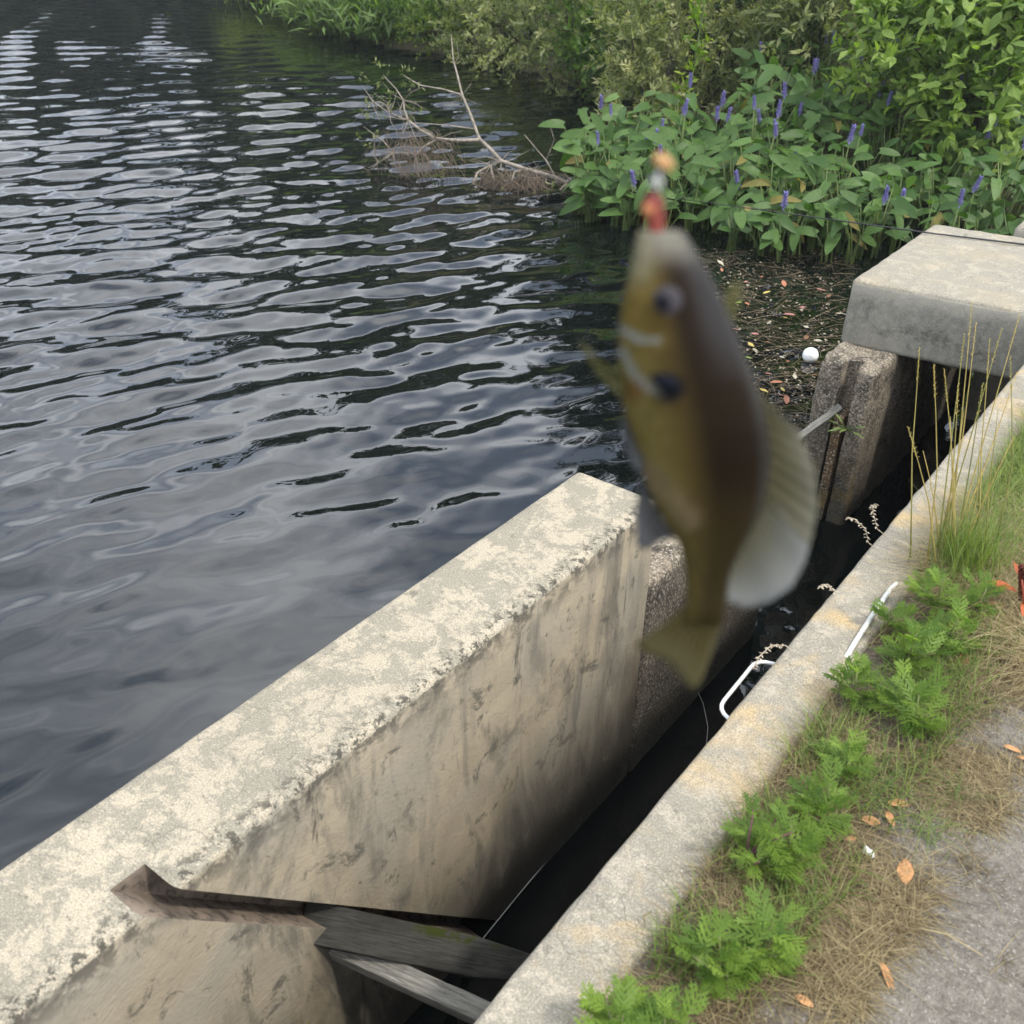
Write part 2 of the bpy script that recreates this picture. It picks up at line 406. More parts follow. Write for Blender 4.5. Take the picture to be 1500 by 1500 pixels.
def addwaves(n, l0, l1, spread, slope, mean=math.atan2(-.42, .9)):
    global hgt
    for i in range(n):
        L = math.exp(r_.uniform(math.log(l0), math.log(l1))); a = mean+r_.normal(0, spread)
        kx, ky = cos(a)*2*pi/L, sin(a)*2*pi/L
        A = slope*L/(2*pi)/math.sqrt(n/2)
        fade = np.clip((L/loc-2.0)/2.2, 0, 1)
        wob = .9*np.sin(WX*r_.uniform(.3, .9)+WY*r_.uniform(.3, .9)+r_.uniform(0, 6))+.5*np.sin(WX*r_.uniform(-1.8, 1.8)+WY*r_.uniform(-1.8, 1.8)+r_.uniform(0, 6))
        hgt += A*fade*np.sin(kx*WX+ky*WY+r_.uniform(0, 6.28)+wob)
addwaves(12, .30, .62, .24, .105)
addwaves(18, .14, .30, .40, .085)
addwaves(16, .08, .15, .6, .045)
hgt *= E0
main_h = hgt; hgt = np.zeros_like(WX)                    # choppy water where the flow turns into the channel
addwaves(18, .08, .16, 3.0, .11)
turb = 1/(1+np.exp(-(WX+1.35)*14))*1/(1+np.exp(-(WY-2.1)*6))*1/(1+np.exp((WY-4.6)*3))
hgt = main_h+hgt*turb
WV = np.stack([WX.ravel(), WY.ravel(), ZW+hgt.ravel()], 1)
water = link('water', mesh_np('water', WV, grid_faces(len(wx), len(wy))), M_water, None, True); tag(water, kind='structure')

# ------------------------------------------------------------------ concrete
def axis(a, b, r, step):
    inner = list(np.linspace(a+r, b-r, max(2, int((b-a-2*r)/step)+1)))
    return [a, a+r*.25, a+r*.6]+inner+[b-r*.6, b-r*.25, b]
def roundbox(name, lo, hi, r, step, amp, mats, topmat=0, facemat=1, shear=0.0, seed=0, nfreq=14, botz=None):
    ax = [axis(lo[i], hi[i], r, step if i != 2 else max(step, .05)) for i in range(3)]
    bm = bmesh.new()
    cache = {}
    def vert(x, y, z):
        key = (round(x, 5), round(y, 5), round(z, 5))
        if key in cache: return cache[key]
        p = Vector((x, y, z)); c = Vector([min(max(p[i], lo[i]+r), hi[i]-r) for i in range(3)])
        d = p-c
        if d.length > 1e-9:
            d = d.normalized()*r; n = d.normalized()
        else: n = Vector((0, 0, 1))
        q = c+d
        q += n*(mnoise.noise(q*nfreq+Vector((seed, 0, 0)))*amp+mnoise.noise(q*nfreq*4+Vector((seed, 5, 0)))*amp*.5)
        q.y += q.x*shear
        v = bm.verts.new(q); cache[key] = v; return v
    for a, b, c in ((0, 1, 2), (1, 2, 0), (0, 2, 1)):
        for side in (0, 1):
            U, V_ = ax[a], ax[b]; W = (lo, hi)[side][c]
            for i in range(len(U)-1):
                for j in range(len(V_)-1):
                    co = []
                    for (u, v) in ((U[i], V_[j]), (U[i+1], V_[j]), (U[i+1], V_[j+1]), (U[i], V_[j+1])):
                        q = [0, 0, 0]; q[a] = u; q[b] = v; q[c] = W; co.append(vert(*q))
                    try: bm.faces.new(co)
                    except ValueError: pass
    bmesh.ops.recalc_face_normals(bm, faces=bm.faces)
    for f in bm.faces:
        f.smooth = True; f.material_index = topmat if f.normal.z > .35 else facemat
    me = bpy.data.meshes.new(name); bm.to_mesh(me); bm.free()
    for m_ in mats: me.materials.append(m_)
    return me

# channel wall with the slanting stop-log groove
wall_me = roundbox('channel_wall', (-1.226, -1.6, -1.9), (-.984, 1.95, 0), .016, .03, .0012, [M_walltop, M_wallface, M_groove])
tmp = bpy.data.objects.new('tmp', wall_me); C.objects.link(tmp)
cut = bmesh.new(); bmesh.ops.create_cube(cut, size=1)
dv = Vector((0, .65, -.76)).normalized()
ctr = Vector((-.984+.0, .505, -.03))+dv*.55
Rm = Matrix((Vector((1, 0, 0)), dv, Vector((1, 0, 0)).cross(dv))).transposed().to_4x4()
for v in cut.verts: v.co = Rm @ Vector((v.co.x*.146, v.co.y*1.5, v.co.z*.047))+ctr
bmesh.ops.subdivide_edges(cut, edges=cut.edges, cuts=6, use_grid_fill=True)
cme = bpy.data.meshes.new('cut'); cut.to_mesh(cme); cut.free(); cme.materials.append(M_walltop); cme.materials.append(M_wallface); cme.materials.append(M_groove)
for p_ in cme.polygons: p_.material_index = 2
cob = bpy.data.objects.new('cut', cme); C.objects.link(cob)
bmod = tmp.modifiers.new('b', 'BOOLEAN'); bmod.object = cob; bmod.operation = 'DIFFERENCE'; bmod.solver = 'EXACT'
dg = bpy.context.evaluated_depsgraph_get(); wm = bpy.data.meshes.new_from_object(tmp.evaluated_get(dg))
bpy.data.objects.remove(tmp); bpy.data.objects.remove(cob)
wm.set_sharp_from_angle(angle=radians(28))
for p_ in wm.polygons:
    if p_.material_index == 2: p_.use_smooth = False
wall = link('channel_wall', wm); tag(wall, 'long pale weathered concrete wall with a slanting groove, between pond and channel', 'wall')

tag(link('low_wall', roundbox('low_wall', (-1.15, 1.94, -1.9), (-.982, 2.80, -.255), .03, .03, .006, [M_rough, M_lowwall], seed=4)),
    'low rough dark concrete wall stub continuing the end of the long pale wall', 'wall')
tag(link('coping', roundbox('coping', (-.503, -1.4, -2.0), (-.372, 3.97, .0), .014, .03, .003, [M_coping, M_chanface], seed=9)),
    'narrow concrete coping with orange stains edging the channel beside the dirt', 'coping')

slab = link('bridge_slab', roundbox('bridge_slab', (-1.24, 4.01, -.272), (2.6, 4.99, .0), .024, .035, .003, [M_slabtop, M_slabface], shear=.125, seed=2))
tag(slab, 'thick square-edged concrete slab bridging the channel', 'slab')
tag(link('abutment', roundbox('abutment', (-.93, 5.10, -1.6), (2.6, 5.75, .012), .02, .05, .003, [M_coping, M_slabface], shear=.125, seed=6)),
    'brownish concrete abutment behind the back edge of the bridge slab', 'abutment')

# pier under the slab with a vertical slot
pm = roundbox('pier', (-1.236, 3.655, -1.9), (-1.012, 5.4, -.262), .025, .022, .012, [M_rough, M_rough], seed=8)
tmp = bpy.data.objects.new('tmp', pm); C.objects.link(tmp)
cut = bmesh.new(); bmesh.ops.create_cube(cut, size=1)
for v in cut.verts: v.co = Vector((v.co.x*.062-1.112, v.co.y*.14+3.655, v.co.z*2.6-.9))
cme = bpy.data.meshes.new('cut'); cut.to_mesh(cme); cut.free(); cme.materials.append(M_rough)
cob = bpy.data.objects.new('cut', cme); C.objects.link(cob)
bmod = tmp.modifiers.new('b', 'BOOLEAN'); bmod.object = cob; bmod.operation = 'DIFFERENCE'; bmod.solver = 'EXACT'
dg = bpy.context.evaluated_depsgraph_get(); pm2 = bpy.data.meshes.new_from_object(tmp.evaluated_get(dg))
bpy.data.objects.remove(tmp); bpy.data.objects.remove(cob)
pm2.set_sharp_from_angle(angle=radians(42))
tag(link('pier', pm2), 'rough brown concrete pier with a vertical slot under the slab', 'pier')

def plank(name, a, b, w_, t_, mat, roll=0.0, bow=.004, label=None, cat=None, taper=1.0):
    a, b = Vector(a), Vector(b); L = (b-a).length
    me = roundbox(name, (-L/2, -w_/2, -t_/2), (L/2, w_/2, t_/2), min(w_, t_)*.12, .03, .0012, [mat, mat], seed=L*9, nfreq=25)
    if taper != 1.0:
        for v in me.vertices:
            if v.co.x > L*.2: v.co.y *= 1-(1-taper)*(v.co.x-L*.2)/(L*.3)
    o = link(name, me)
    q = (b-a).to_track_quat('X', 'Z'); o.matrix_world = Matrix.Translation((a+b)/2) @ q.to_matrix().to_4x4() @ Matrix.Rotation(roll, 4, 'X')
    tag(o, label, cat); return o
plank('mossy_board', (-1.03, .762, -.385), (-.655, 1.045, -.535), .074, .030, M_board, roll=radians(30), taper=.55, label='dark wet board with a strip of moss, wedged in the wall groove', cat='board')
plank('timber_beam', (-1.0, .80, -.475), (-.495, .925, -.50), .040, .036, M_beam, roll=radians(12), label='grey weathered timber beam crossing the channel below the mossy board', cat='beam')
plank('slot_board', (-1.112, 3.690, -.47), (-1.112, 3.690, -1.5), .10, .034, M_rustboard, roll=radians(0), label='rotten orange brown stop board standing in the pier slot', cat='board')
sa = PY(1168, 642, 3.55); sb = PY(1228, 598, 3.66)
plank('grey_lath', sa-(sb-sa)*.25, sb+(sb-sa)*.06, .028, .012, M_beam, roll=.5, label='thin split grey lath sticking out of the pier slot', cat='lath')

# ------------------------------------------------------------------ white metalwork, strings
def arc_path(pts, r=.02, n=5):
    pts = [Vector(p) for p in pts]; out_ = [pts[0]]
    for i in range(1, len(pts)-1):
        a = (pts[i-1]-pts[i]); b = (pts[i+1]-pts[i]); rr = min(r, a.length*.45, b.length*.45)
        p0 = pts[i]+a.normalized()*rr; p2 = pts[i]+b.normalized()*rr
        for t in np.linspace(0, 1, n): out_.append(p0*(1-t)**2+pts[i]*2*t*(1-t)+p2*t*t)
    out_.append(pts[-1]); return out_
b_ = MB(); b_.tube(arc_path([(-.47, 1.405, -.06), (-.548, 1.425, -.055), (-.552, 1.61, -.055), (-.47, 1.635, -.06)], .03), .0040, 10)
tag(b_.build('ladder_rung', M_white), 'white painted metal rung sticking out from the coping into the channel', 'rung')
b_ = MB(); b_.tube(arc_path([(-.394, 1.64, -.014), (-.395, 1.69, .006), (-.399, 1.80, .009), (-.404, 1.93, .007), (-.402, 2.02, -.014)], .03), .0052, 10)
tag(b_.build('white_pipe', M_white), 'thin white pipe lying along the coping among the grass', 'pipe')
M_string = plain('pale_string', (.42, .41, .38), .6)
b_ = MB(); pts = [PZ(*q, ZW+.012) for q in [(708, 1374), (760, 1310), (830, 1226), (880, 1165), (935, 1095), (985, 1040), (1030, 990)]]
b_.tube(pts, .0011, 4); tag(b_.build('string', M_string), 'long pale string lying on the channel water along the wall foot', 'string')
b_ = MB(); pts = [PZ(*q, ZW+.02) for q in [(1018, 1005), (1030, 1030), (1037, 1065), (1034, 1100)]]
b_.tube(pts, .0009, 4); tag(b_.build('string', M_string), 'short pale thread drifting on the dark channel water below the fish', 'string')
# fishing rod resting on the slab
M_rod = plain('black_rod', (.012, .012, .014), .3, .5)
ra = PZ(1120, 316, .16); rb = PZ(1367, 342, .0075); rc = PZ(1500, 358, .0085)
rod = empty('fishing_rod', rb)
def rel(pts, o): return [Vector(p)-Vector(o) for p in pts]
rdir = Vector(rc)-Vector(rb); rend = Vector(rc)+rdir.normalized()*.55; rend.z = .012
tipv = Vector(rb)-rdir.normalized()*1.15+Vector((0, 0, .02))
b_ = MB(); b_.tube(rel([tipv, rb, rc, rend], rb), [.0014, .0034, .0042, .0062], 8); b_.build('blank', M_rod, rod)
for k_ in range(5):
    p = Vector(rb)+rdir.normalized()*(-.95+.36*k_)+Vector((0, 0, .009)); b_ = MB()
    b_.tube(rel([p+Vector((.006*cos(t), 0, .006*sin(t))) for t in np.linspace(0, 2*pi, 11)], rb), .0009, 4); b_.build('guide', M_rod, rod)
tag(rod, 'thin black fishing rod lying across the far edge of the slab', 'fishing rod')

# ------------------------------------------------------------------ foliage tools
def norm(a): return a/np.maximum(np.linalg.norm(a, axis=1, keepdims=True), 1e-9)
def leaves_np(base, d, up, L, W, tint, fold=.18, curl=.15, wide=.45):
    """folded leaf: 6 vertices, 4 triangles; base/d/up (n,3), L/W (n,)"""
    n = len(base); d = norm(d); s = norm(np.cross(d, up)); u = np.cross(s, d)
    L_, W_ = L[:, None], W[:, None]
    mid = base+d*L_*wide-u*L_*curl*.15
    tip = base+d*L_-u*L_*curl
    lf = mid+s*W_*.5+u*W_*fold; rt = mid-s*W_*.5+u*W_*fold
    V = np.stack([base, lf, mid, rt, tip], 1).reshape(-1, 3)
    o = np.arange(n)[:, None]*5
    F = np.concatenate([o+np.array([[0, 2, 1]]), o+np.array([[1, 2, 4]]), o+np.array([[0, 3, 2]]), o+np.array([[2, 3, 4]])], 0)
    return V, F, np.repeat(tint, 5)
def rand_dir(n, r=None):
    r = r or rng; v = r.normal(size=(n, 3)); return norm(v)
def sprays(centers, dirs, per, length, L, W, seed=1, droop=.2, upb=.4, spread=.9, whorl=True):
    """twigs set with leaves: for each centre a twig along dirs with `per` leaves"""
    r = np.random.default_rng(seed); n = len(centers)
    t = (np.arange(per)+.5)/per
    B = centers[:, None, :]+dirs[:, None, :]*(t[None, :, None]*length)+np.array([0, 0, -1])*(t[None, :, None]**2*length*droop)
    B = B.reshape(-1, 3); D = np.repeat(dirs, per, 0)
    az = np.tile(np.arange(per)*2.4, n)+r.uniform(0, 6, n*per)
    a = norm(np.cross(D, np.array([[.3, .1, .95]]))); b = np.cross(D, a)
    o = a*np.cos(az)[:, None]+b*np.sin(az)[:, None]
    d = norm(D*(1.25-spread*.6)+o*spread+np.array([[0, 0, .1]]))
    up = norm(np.array([[0, 0, 1.0]])*upb+rand_dir(n*per, r)*(1-upb)+D*.2)
    k = n*per
    Ls = L*r.uniform(.65, 1.25, k); Ws = W*r.uniform(.7, 1.2, k)
    ti = np.clip(np.repeat(r.normal(.42, .22, n), per)+r.normal(0, .10, k)+np.tile((t-.5)*.5, n), 0, 1)
    return leaves_np(B, d, up, Ls, Ws, ti)
def bush(name, center, rad, n_twig, per, length, L, W, mat, label, group=None, cat='bush', seed=1, base=None, droop=.25, bark=M_darkbark, gap=.0, upb=.4, shell=.55, nlimb=9, lumps=9, lump_r=.37):
    r = np.random.default_rng(seed); center = np.array(center, float); rad = np.array(rad, float)
    base = np.array(base if base is not None else (center[0], center[1], center[2]-rad[2]))
    root = empty(name, base); tag(root, label, cat, group)
    # uneven crown: twigs gather on lumps spread through the volume
    lc = rand_dir(lumps, r)*r.uniform(.25, .85, (lumps, 1))
    lr = lump_r*r.uniform(.6, 1.35, lumps)
    idx = r.integers(0, lumps, n_twig)
    dd = rand_dir(n_twig, r); rr = r.uniform(shell, 1.0, (n_twig, 1))
    loc_ = lc[idx]+dd*rr*lr[idx][:, None]
    pos = center+loc_*rad
    dirs = norm(dd*.7+loc_*.5+np.array([[0, 0, .55]])+rand_dir(n_twig, r)*.3)
    pos[:, 2] = np.maximum(pos[:, 2], base[2]+.04)
    V, F, T = sprays(pos-base, dirs, per, length, L, W, seed+5, droop, upb)
    T = np.clip(T+np.repeat(r.normal(0, .16, lumps)[idx], per*5), 0, 1)
    fo = link('foliage', mesh_np('foliage', V, F, T), mat, root); fo['kind'] = 'stuff'
    b_ = MB()
    for i in range(min(nlimb, lumps)):
        e = (center+lc[i]*rad)-base; q = e*.5+np.array([r.normal(0, .08), r.normal(0, .08), .05])
        b_.tube([(r.normal(0, .05), r.normal(0, .05), -.1), tuple(q), tuple(e)], [.03, .018, .008], 5)
        for j in range(5):
            f = e+rand_dir(1, r)[0]*rad*lr[i]*.9
            b_.tube([tuple(q+(e-q)*r.uniform(.3, 1)), tuple((e+f)/2+r.normal(0, .03, 3)), tuple(f)], [.008, .005, .002], 4)
    b_.build('branches', bark, root)
    return root

M_gale = leafmat('olive_leaf', (.10, .125, .05), (.36, .37, .17), .42, .6, .2, extra=(.60, .55, .31))
M_green = leafmat('green_leaf', (.035, .08, .018), (.15, .25, .045), .45)
M_yell = leafmat('yellow_green_leaf', (.07, .115, .016), (.30, .35, .05), .45)
M_dark = leafmat('dark_leaf', (.012, .026, .010), (.05, .085, .025), .25)
M_vine = leafmat('vine_leaf', (.12, .22, .02), (.34, .44, .04), .5)
M_shrub = leafmat('shrub_leaf', (.055, .11, .018), (.24, .33, .07), .42, .5, .3)
M_pick = leafmat('pickerel_leaf', (.030, .075, .014), (.10, .175, .04), .3, .5, .25)
M_stem = leafmat('stem_green', (.05, .09, .02), (.14, .18, .05), .1)
M_reed = leafmat('reed_leaf', (.06, .11, .025), (.20, .30, .07), .4)

def at(px, py, Y): return PY(px, py, Y)
bush('olive_bush', at(860, 25, 11.3), (1.5, 1.1, 1.35), 1050, 14, .32, .085, .030, M_gale, 'greyish olive bush overhanging the water at the back of the cove', 'olive bushes on the bank', seed=21, lumps=12)
bush('olive_bush', at(745, 60, 11.9), (.85, .7, .75), 380, 14, .30, .08, .030, M_gale, 'smaller greyish olive bush between the yellow shrub and the overhanging olive bush', 'olive bushes on the bank', seed=22)
bush('olive_bush', at(1010, 70, 9.6), (.95, .8, 1.1), 720, 14, .30, .08, .028, M_gale, 'dense olive bush draped with yellow green vine behind the pickerelweed', 'olive bushes on the bank', seed=23, lumps=11)
bush('olive_bush', at(1190, 60, 9.9), (.75, .7, 1.0), 460, 15, .38, .09, .032, M_gale, 'olive bush with pale upright leafy tips beside the bright green shrub', 'olive bushes on the bank', seed=24, upb=.55)
bush('yellow_shrub', at(690, 45, 12.3), (.9, .7, .75), 650, 8, .2, .075, .034, M_yell, 'yellow green shrub above the tip of the dead branch', seed=25)
bush('green_shrub', at(610, 35, 12.6), (1.0, .8, .85), 800, 8, .2, .085, .045, M_green, 'mid green leafy shrub between the reeds and the yellow shrub', seed=26)
bush('green_shrub', at(900, 60, 10.6), (.7, .5, .6), 420, 8, .18, .08, .045, M_green, 'small fresh green shrub growing between two olive bushes', seed=27)
bush('dark_shrub', at(1120, 40, 11.2), (1.2, .7, 1.4), 1500, 8, .2, .07, .03, M_dark, 'shrub coloured dark for shade behind the olive bushes', seed=28)  # near-black leaf colour stands in for the shade under the trees
bush('dark_shrub', at(1320, 60, 11.0), (1.2, .7, 1.3), 1300, 8, .2, .07, .03, M_dark, 'shrub coloured dark for shade behind the bright green shrub', seed=29)
bush('dark_shrub', at(960, 20, 13.2), (1.8, .8, 1.5), 1500, 8, .22, .08, .035, M_dark, 'shrub coloured dark for shade in the gap above the small fresh shrub', seed=30)
for i, (px, Y, r0, hh, lb) in enumerate([(420, 20, 3.0, 4.2, 'broad dark tree at the far left end of the bank'), (640, 17, 2.8, 4.0, 'broad dark tree behind the yellow shrub'), (850, 15.5, 2.6, 3.8, 'broad dark tree behind the overhanging olive bush'),
                                       (1050, 14.5, 2.2, 3.6, 'broad dark tree behind the vine draped olive bush'), (1230, 13.5, 2.0, 3.4, 'broad dark tree behind the pale tipped olive bush'), (1450, 12.5, 2.0, 3.2, 'broad dark tree behind the bright green shrub')]):
    c = at(px, -60, Y); c[2] = hh*.42
    bush('bank_tree', c, (r0, 1.5, hh*.62), 1900, 8, .34, .13, .06, M_dark, lb, 'trees along the bank', 'tree', seed=40+i, base=(c[0], c[1], -.5), lumps=14, bark=M_darkbark)
bush('slender_tree', (-7.2, 11.9, 2.7), (.85, .8, 2.3), 1500, 9, .3, .12, .05, M_dark, 'tall slender dark tree rising behind the overhanging olive bush', None, 'tree', seed=81, base=(-7.2, 11.9, -.4), lumps=12, lump_r=.4)
bush('slender_tree', (-5.6, 12.3, 3.0), (1.3, .8, 2.2), 1900, 9, .3, .12, .05, M_dark, 'tall rounded dark tree rising behind the vine draped olive bush', None, 'tree', seed=82, base=(-5.6, 12.3, -.4), lumps=12, lump_r=.4)
bush('tall_tree', (-4.4, 14.2, 7.2), (2.6, 1.6, 5.0), 2600, 9, .5, .22, .10, M_dark, 'tallest dark tree standing behind the other trees on the bank', None, 'tree', seed=83, base=(-4.4, 14.2, 0), lumps=16, lump_r=.4)
# reeds and tall herbs at the left end of the bank
def herb_clump(name, center, rad, n, hgt_, mat, label, seed, lw=.03, group=None):
    r = np.random.default_rng(seed); c = np.array(center); root = empty(name, c); tag(root, label, 'reeds', group)
    bs = np.c_[r.normal(0, rad[0]*.5, n), r.normal(0, rad[1]*.5, n), np.zeros(n)]
    d = norm(np.c_[r.normal(0, .28, n), r.normal(0, .28, n), np.ones(n)])
    Vs, Fs, Ts, o = [], [], [], 0
    for k in range(5):
        t = r.uniform(.15, .95, n)[:, None]; b0 = bs+d*hgt_*t*r.uniform(.7, 1.1, (n, 1))
        dd = norm(d*.9+rand_dir(n, r)*.75)
        V, F, T = leaves_np(b0, dd, norm(np.array([[0, -.3, 1]])+rand_dir(n, r)*.5), hgt_*.34*r.uniform(.6, 1.2, n), lw*r.uniform(.7, 1.3, n), np.clip(r.normal(.5, .25, n), 0, 1), .1, .35)
        Vs.append(V); Fs.append(F+o); Ts.append(T); o += len(V)
    fo = link('foliage', mesh_np('foliage', np.concatenate(Vs), np.concatenate(Fs), np.concatenate(Ts)), mat, root); fo['kind'] = 'stuff'
    b_ = MB()
    for i in range(0, n, 3): b_.tube([tuple(bs[i]+np.array([0, 0, -.2])), tuple(bs[i]+d[i]*hgt_*.9)], [.006, .003], 3)
    st = b_.build('stems', M_stem, root); st['kind'] = 'stuff'
    return root
herb_clump('reed_clump', PZ(575, 62, ZW), (1.0, .6), 620, .85, M_reed, 'light green reeds at the water edge beside the mid green shrub', 61, .036)
herb_clump('reed_clump', PZ(500, 48, ZW), (1.1, .7), 620, .85, M_reed, 'light green reeds standing at the tip of the bank', 62, .03)
herb_clump('reed_clump', PZ(425, 12, ZW), (1.5, .9), 620, .9, M_yell, 'sparse brownish reeds at the far left end of the bank', 63, .026)
herb_clump('reed_clump', PZ(540, 22, ZW), (1.5, .8), 700, 1.25, M_reed, 'tall light green reeds behind the reeds at the tip of the bank', 64, .04)

# yellow-green vine hanging over the olive bush
vr = empty('vine', at(1035, 10, 8.75)); tag(vr, 'yellow green creeper trailing down the olive bush to the pickerelweed', 'vine')
vp = [at(px, py, Y) for px, py, Y in [(1035, -40, 8.8), (1030, 20, 8.75), (1022, 60, 8.7), (1015, 110, 8.65), (1000, 150, 8.6), (1002, 190, 8.5), (1015, 225, 8.4), (1022, 242, 8.35)]]
b_ = MB(); b_.tube(rel(vp, vr.location), [.008, .007, .006, .005, .005, .004, .003, .002], 5); b_.build('stem', M_stem, vr)
cs, ds = [], []
for i in range(len(vp)-1):
    for k in range(6):
        cs.append(vp[i]+(vp[i+1]-vp[i])*k/6+rng.normal(0, .02, 3)-np.array(vr.location)); ds.append(rand_dir(1)[0])
V, F, T = sprays(np.array(cs), np.array(ds), 5, .12, .075, .034, 77, .5)
fo = link('foliage', mesh_np('foliage', V, F, T), M_vine, vr); fo['kind'] = 'stuff'

# ------------------------------------------------------------------ single leaf meshes
def blade_mesh(name, L, W, profile, fold=.12, curl=.2, n=7, wav=0.0, tint=.5, heart=0.0):
    V, F = [], []
    for i in range(n+1):
        t = i/n; hw = W*.5*profile(t); z = -curl*L*t*t
        y = L*t
        V += [(-hw, y-heart*hw*max(0, 1-t*3.5), z+fold*hw+wav*sin(t*9)*W), (0, y, z), (hw, y-heart*hw*max(0, 1-t*3.5), z+fold*hw-wav*sin(t*8+1)*W)]
    for i in range(n):
        a = i*3; F += [(a, a+1, a+4, a+3), (a+1, a+2, a+5, a+4)]
    me = mesh_py(name, V, F); at_ = me.attributes.new('tint', 'FLOAT', 'POINT'); at_.data.foreach_set('value', np.full(len(V), tint, dtype=np.float32))
    me.polygons.foreach_set('use_smooth', np.ones(len(me.polygons), dtype=bool))
    return me
def heartp(t):
    if t < .30: return max(.35, math.sqrt(max(0, 1-((t-.30)/.40)**2)))
    return max(.02, math.sqrt(max(0, 1-((t-.30)/.70)**2))**1.35)
def ovalp(t): return max(.04, sin(pi*min(1, t*.96+.03))**.8)
pick_leaf = [blade_mesh('pickerel_leaf', .19, .082, heartp, f_, c_, 9, 0, ti, .8) for f_, c_, ti in ((.14, .18, .35), (.2, .30, .55), (.05, .10, .7), (.25, .4, .45))]
for m_ in pick_leaf: m_.materials.append(M_pick)
M_pickold = leafmat('pickerel_old_leaf', (.12, .12, .03), (.26, .20, .06), .3, .6, .2)
old_leaf = blade_mesh('old_pickerel_leaf', .17, .06, heartp, .35, .6, 9, .06, .5, .8); old_leaf.materials.append(M_pickold)
shrub_leaf = [blade_mesh('shrub_leaf', .125, .058, ovalp, f_, c_, 5, .0, ti) for f_, c_, ti in ((.2, .25, .4), (.3, .4, .65), (.1, .2, .85))]
for m_ in shrub_leaf: m_.materials.append(M_shrub)
def orient(d, up):
    d = Vector(d).normalized(); up = Vector(up); x = d.cross(up).normalized(); z = x.cross(d)
    return Matrix((x, d, z)).transposed()
def put(me, name, loc, d, up, sc, parent):
    o = bpy.data.objects.new(name, me); C.objects.link(o); o.parent = parent
    o.matrix_local = Matrix.Translation(loc) @ (orient(d, up).to_4x4()) @ Matrix.Diagonal((sc, sc, sc, 1)); return o

# bright broadleaf shrub on the right (300 leaves picked apart, the rest one part)
sc_ = at(1420, 70, 8.9); rt = np.array([sc_[0]+.1, sc_[1]+.4, -.75])
shrub = bush('bright_shrub', sc_, (.95, .6, .95), 800, 7, .2, .105, .052, M_shrub, 'bright green broad leaved shrub above the pickerelweed beside the slab', seed=71, base=rt, upb=.55, lumps=12, lump_r=.38)
rs = np.random.default_rng(72)
for i in range(260):
    px = rs.uniform(1290, 1510); py = rs.uniform(-20, 250)
    if py > 40+(px-1290)*1.0+90: continue
    p = PY(px, py, 8.25+rs.uniform(-.1, .35)); d = norm(np.array([[rs.normal(0, .8), rs.normal(-.5, .5), rs.normal(-.1, .45)]]))[0]
    put(shrub_leaf[i % 3], 'leaf', Vector(p-rt), d, norm(np.array([[rs.normal(0, .4), rs.normal(-.35, .3), 1]]))[0], rs.uniform(.65, 1.15), shrub)

# ------------------------------------------------------------------ pickerelweed
M_flower = plain('violet_flower', (.17, .15, .34), .7, .2, .3, vscale=60)
def spike_mesh():
    b_ = MB(); r = random.Random(3)
    for i in range(46):
        t = i/46; a = i*2.4; rad = .0135*(1-.55*t)*(.7+.3*sin(pi*min(1, t*2+.25)))
        c = Vector((cos(a)*rad, sin(a)*rad, t*.105)); o = Vector((cos(a), sin(a), .5)).normalized(); s = o.cross(Vector((0, 0, 1))).normalized()
        e = .0085*r.uniform(.7, 1.2)
        b_.poly([c-s*e*.7, c+o*e*1.4+Vector((0, 0, e)), c+s*e*.7, c+o*e*.6-Vector((0, 0, e))], [(0, 1, 2), (0, 2, 3)])
    b_.tube([(0, 0, -.02), (0, 0, .1)], [.005, .003], 5)
    return b_.mesh('flower_spike')
spike_me = spike_mesh(); spike_me.materials.append(M_flower)
rp = np.random.default_rng(91)
def where_(x, y):
    if x > -1.95: return 'crowded behind the bridge slab'
    e_ = np.interp(x, [-4.3, -3.65, -2.86, -2.2], [6.45, 6.57, 6.63, 7.0])
    if x < -3.85: return 'at the end of the bed beside the dead branch'
    if y < e_+.35: return 'at the bed edge facing the floating leaves'
    if y > e_+1.5: return 'at the back of the bed under the bushes'
    return 'in the middle of the bed'
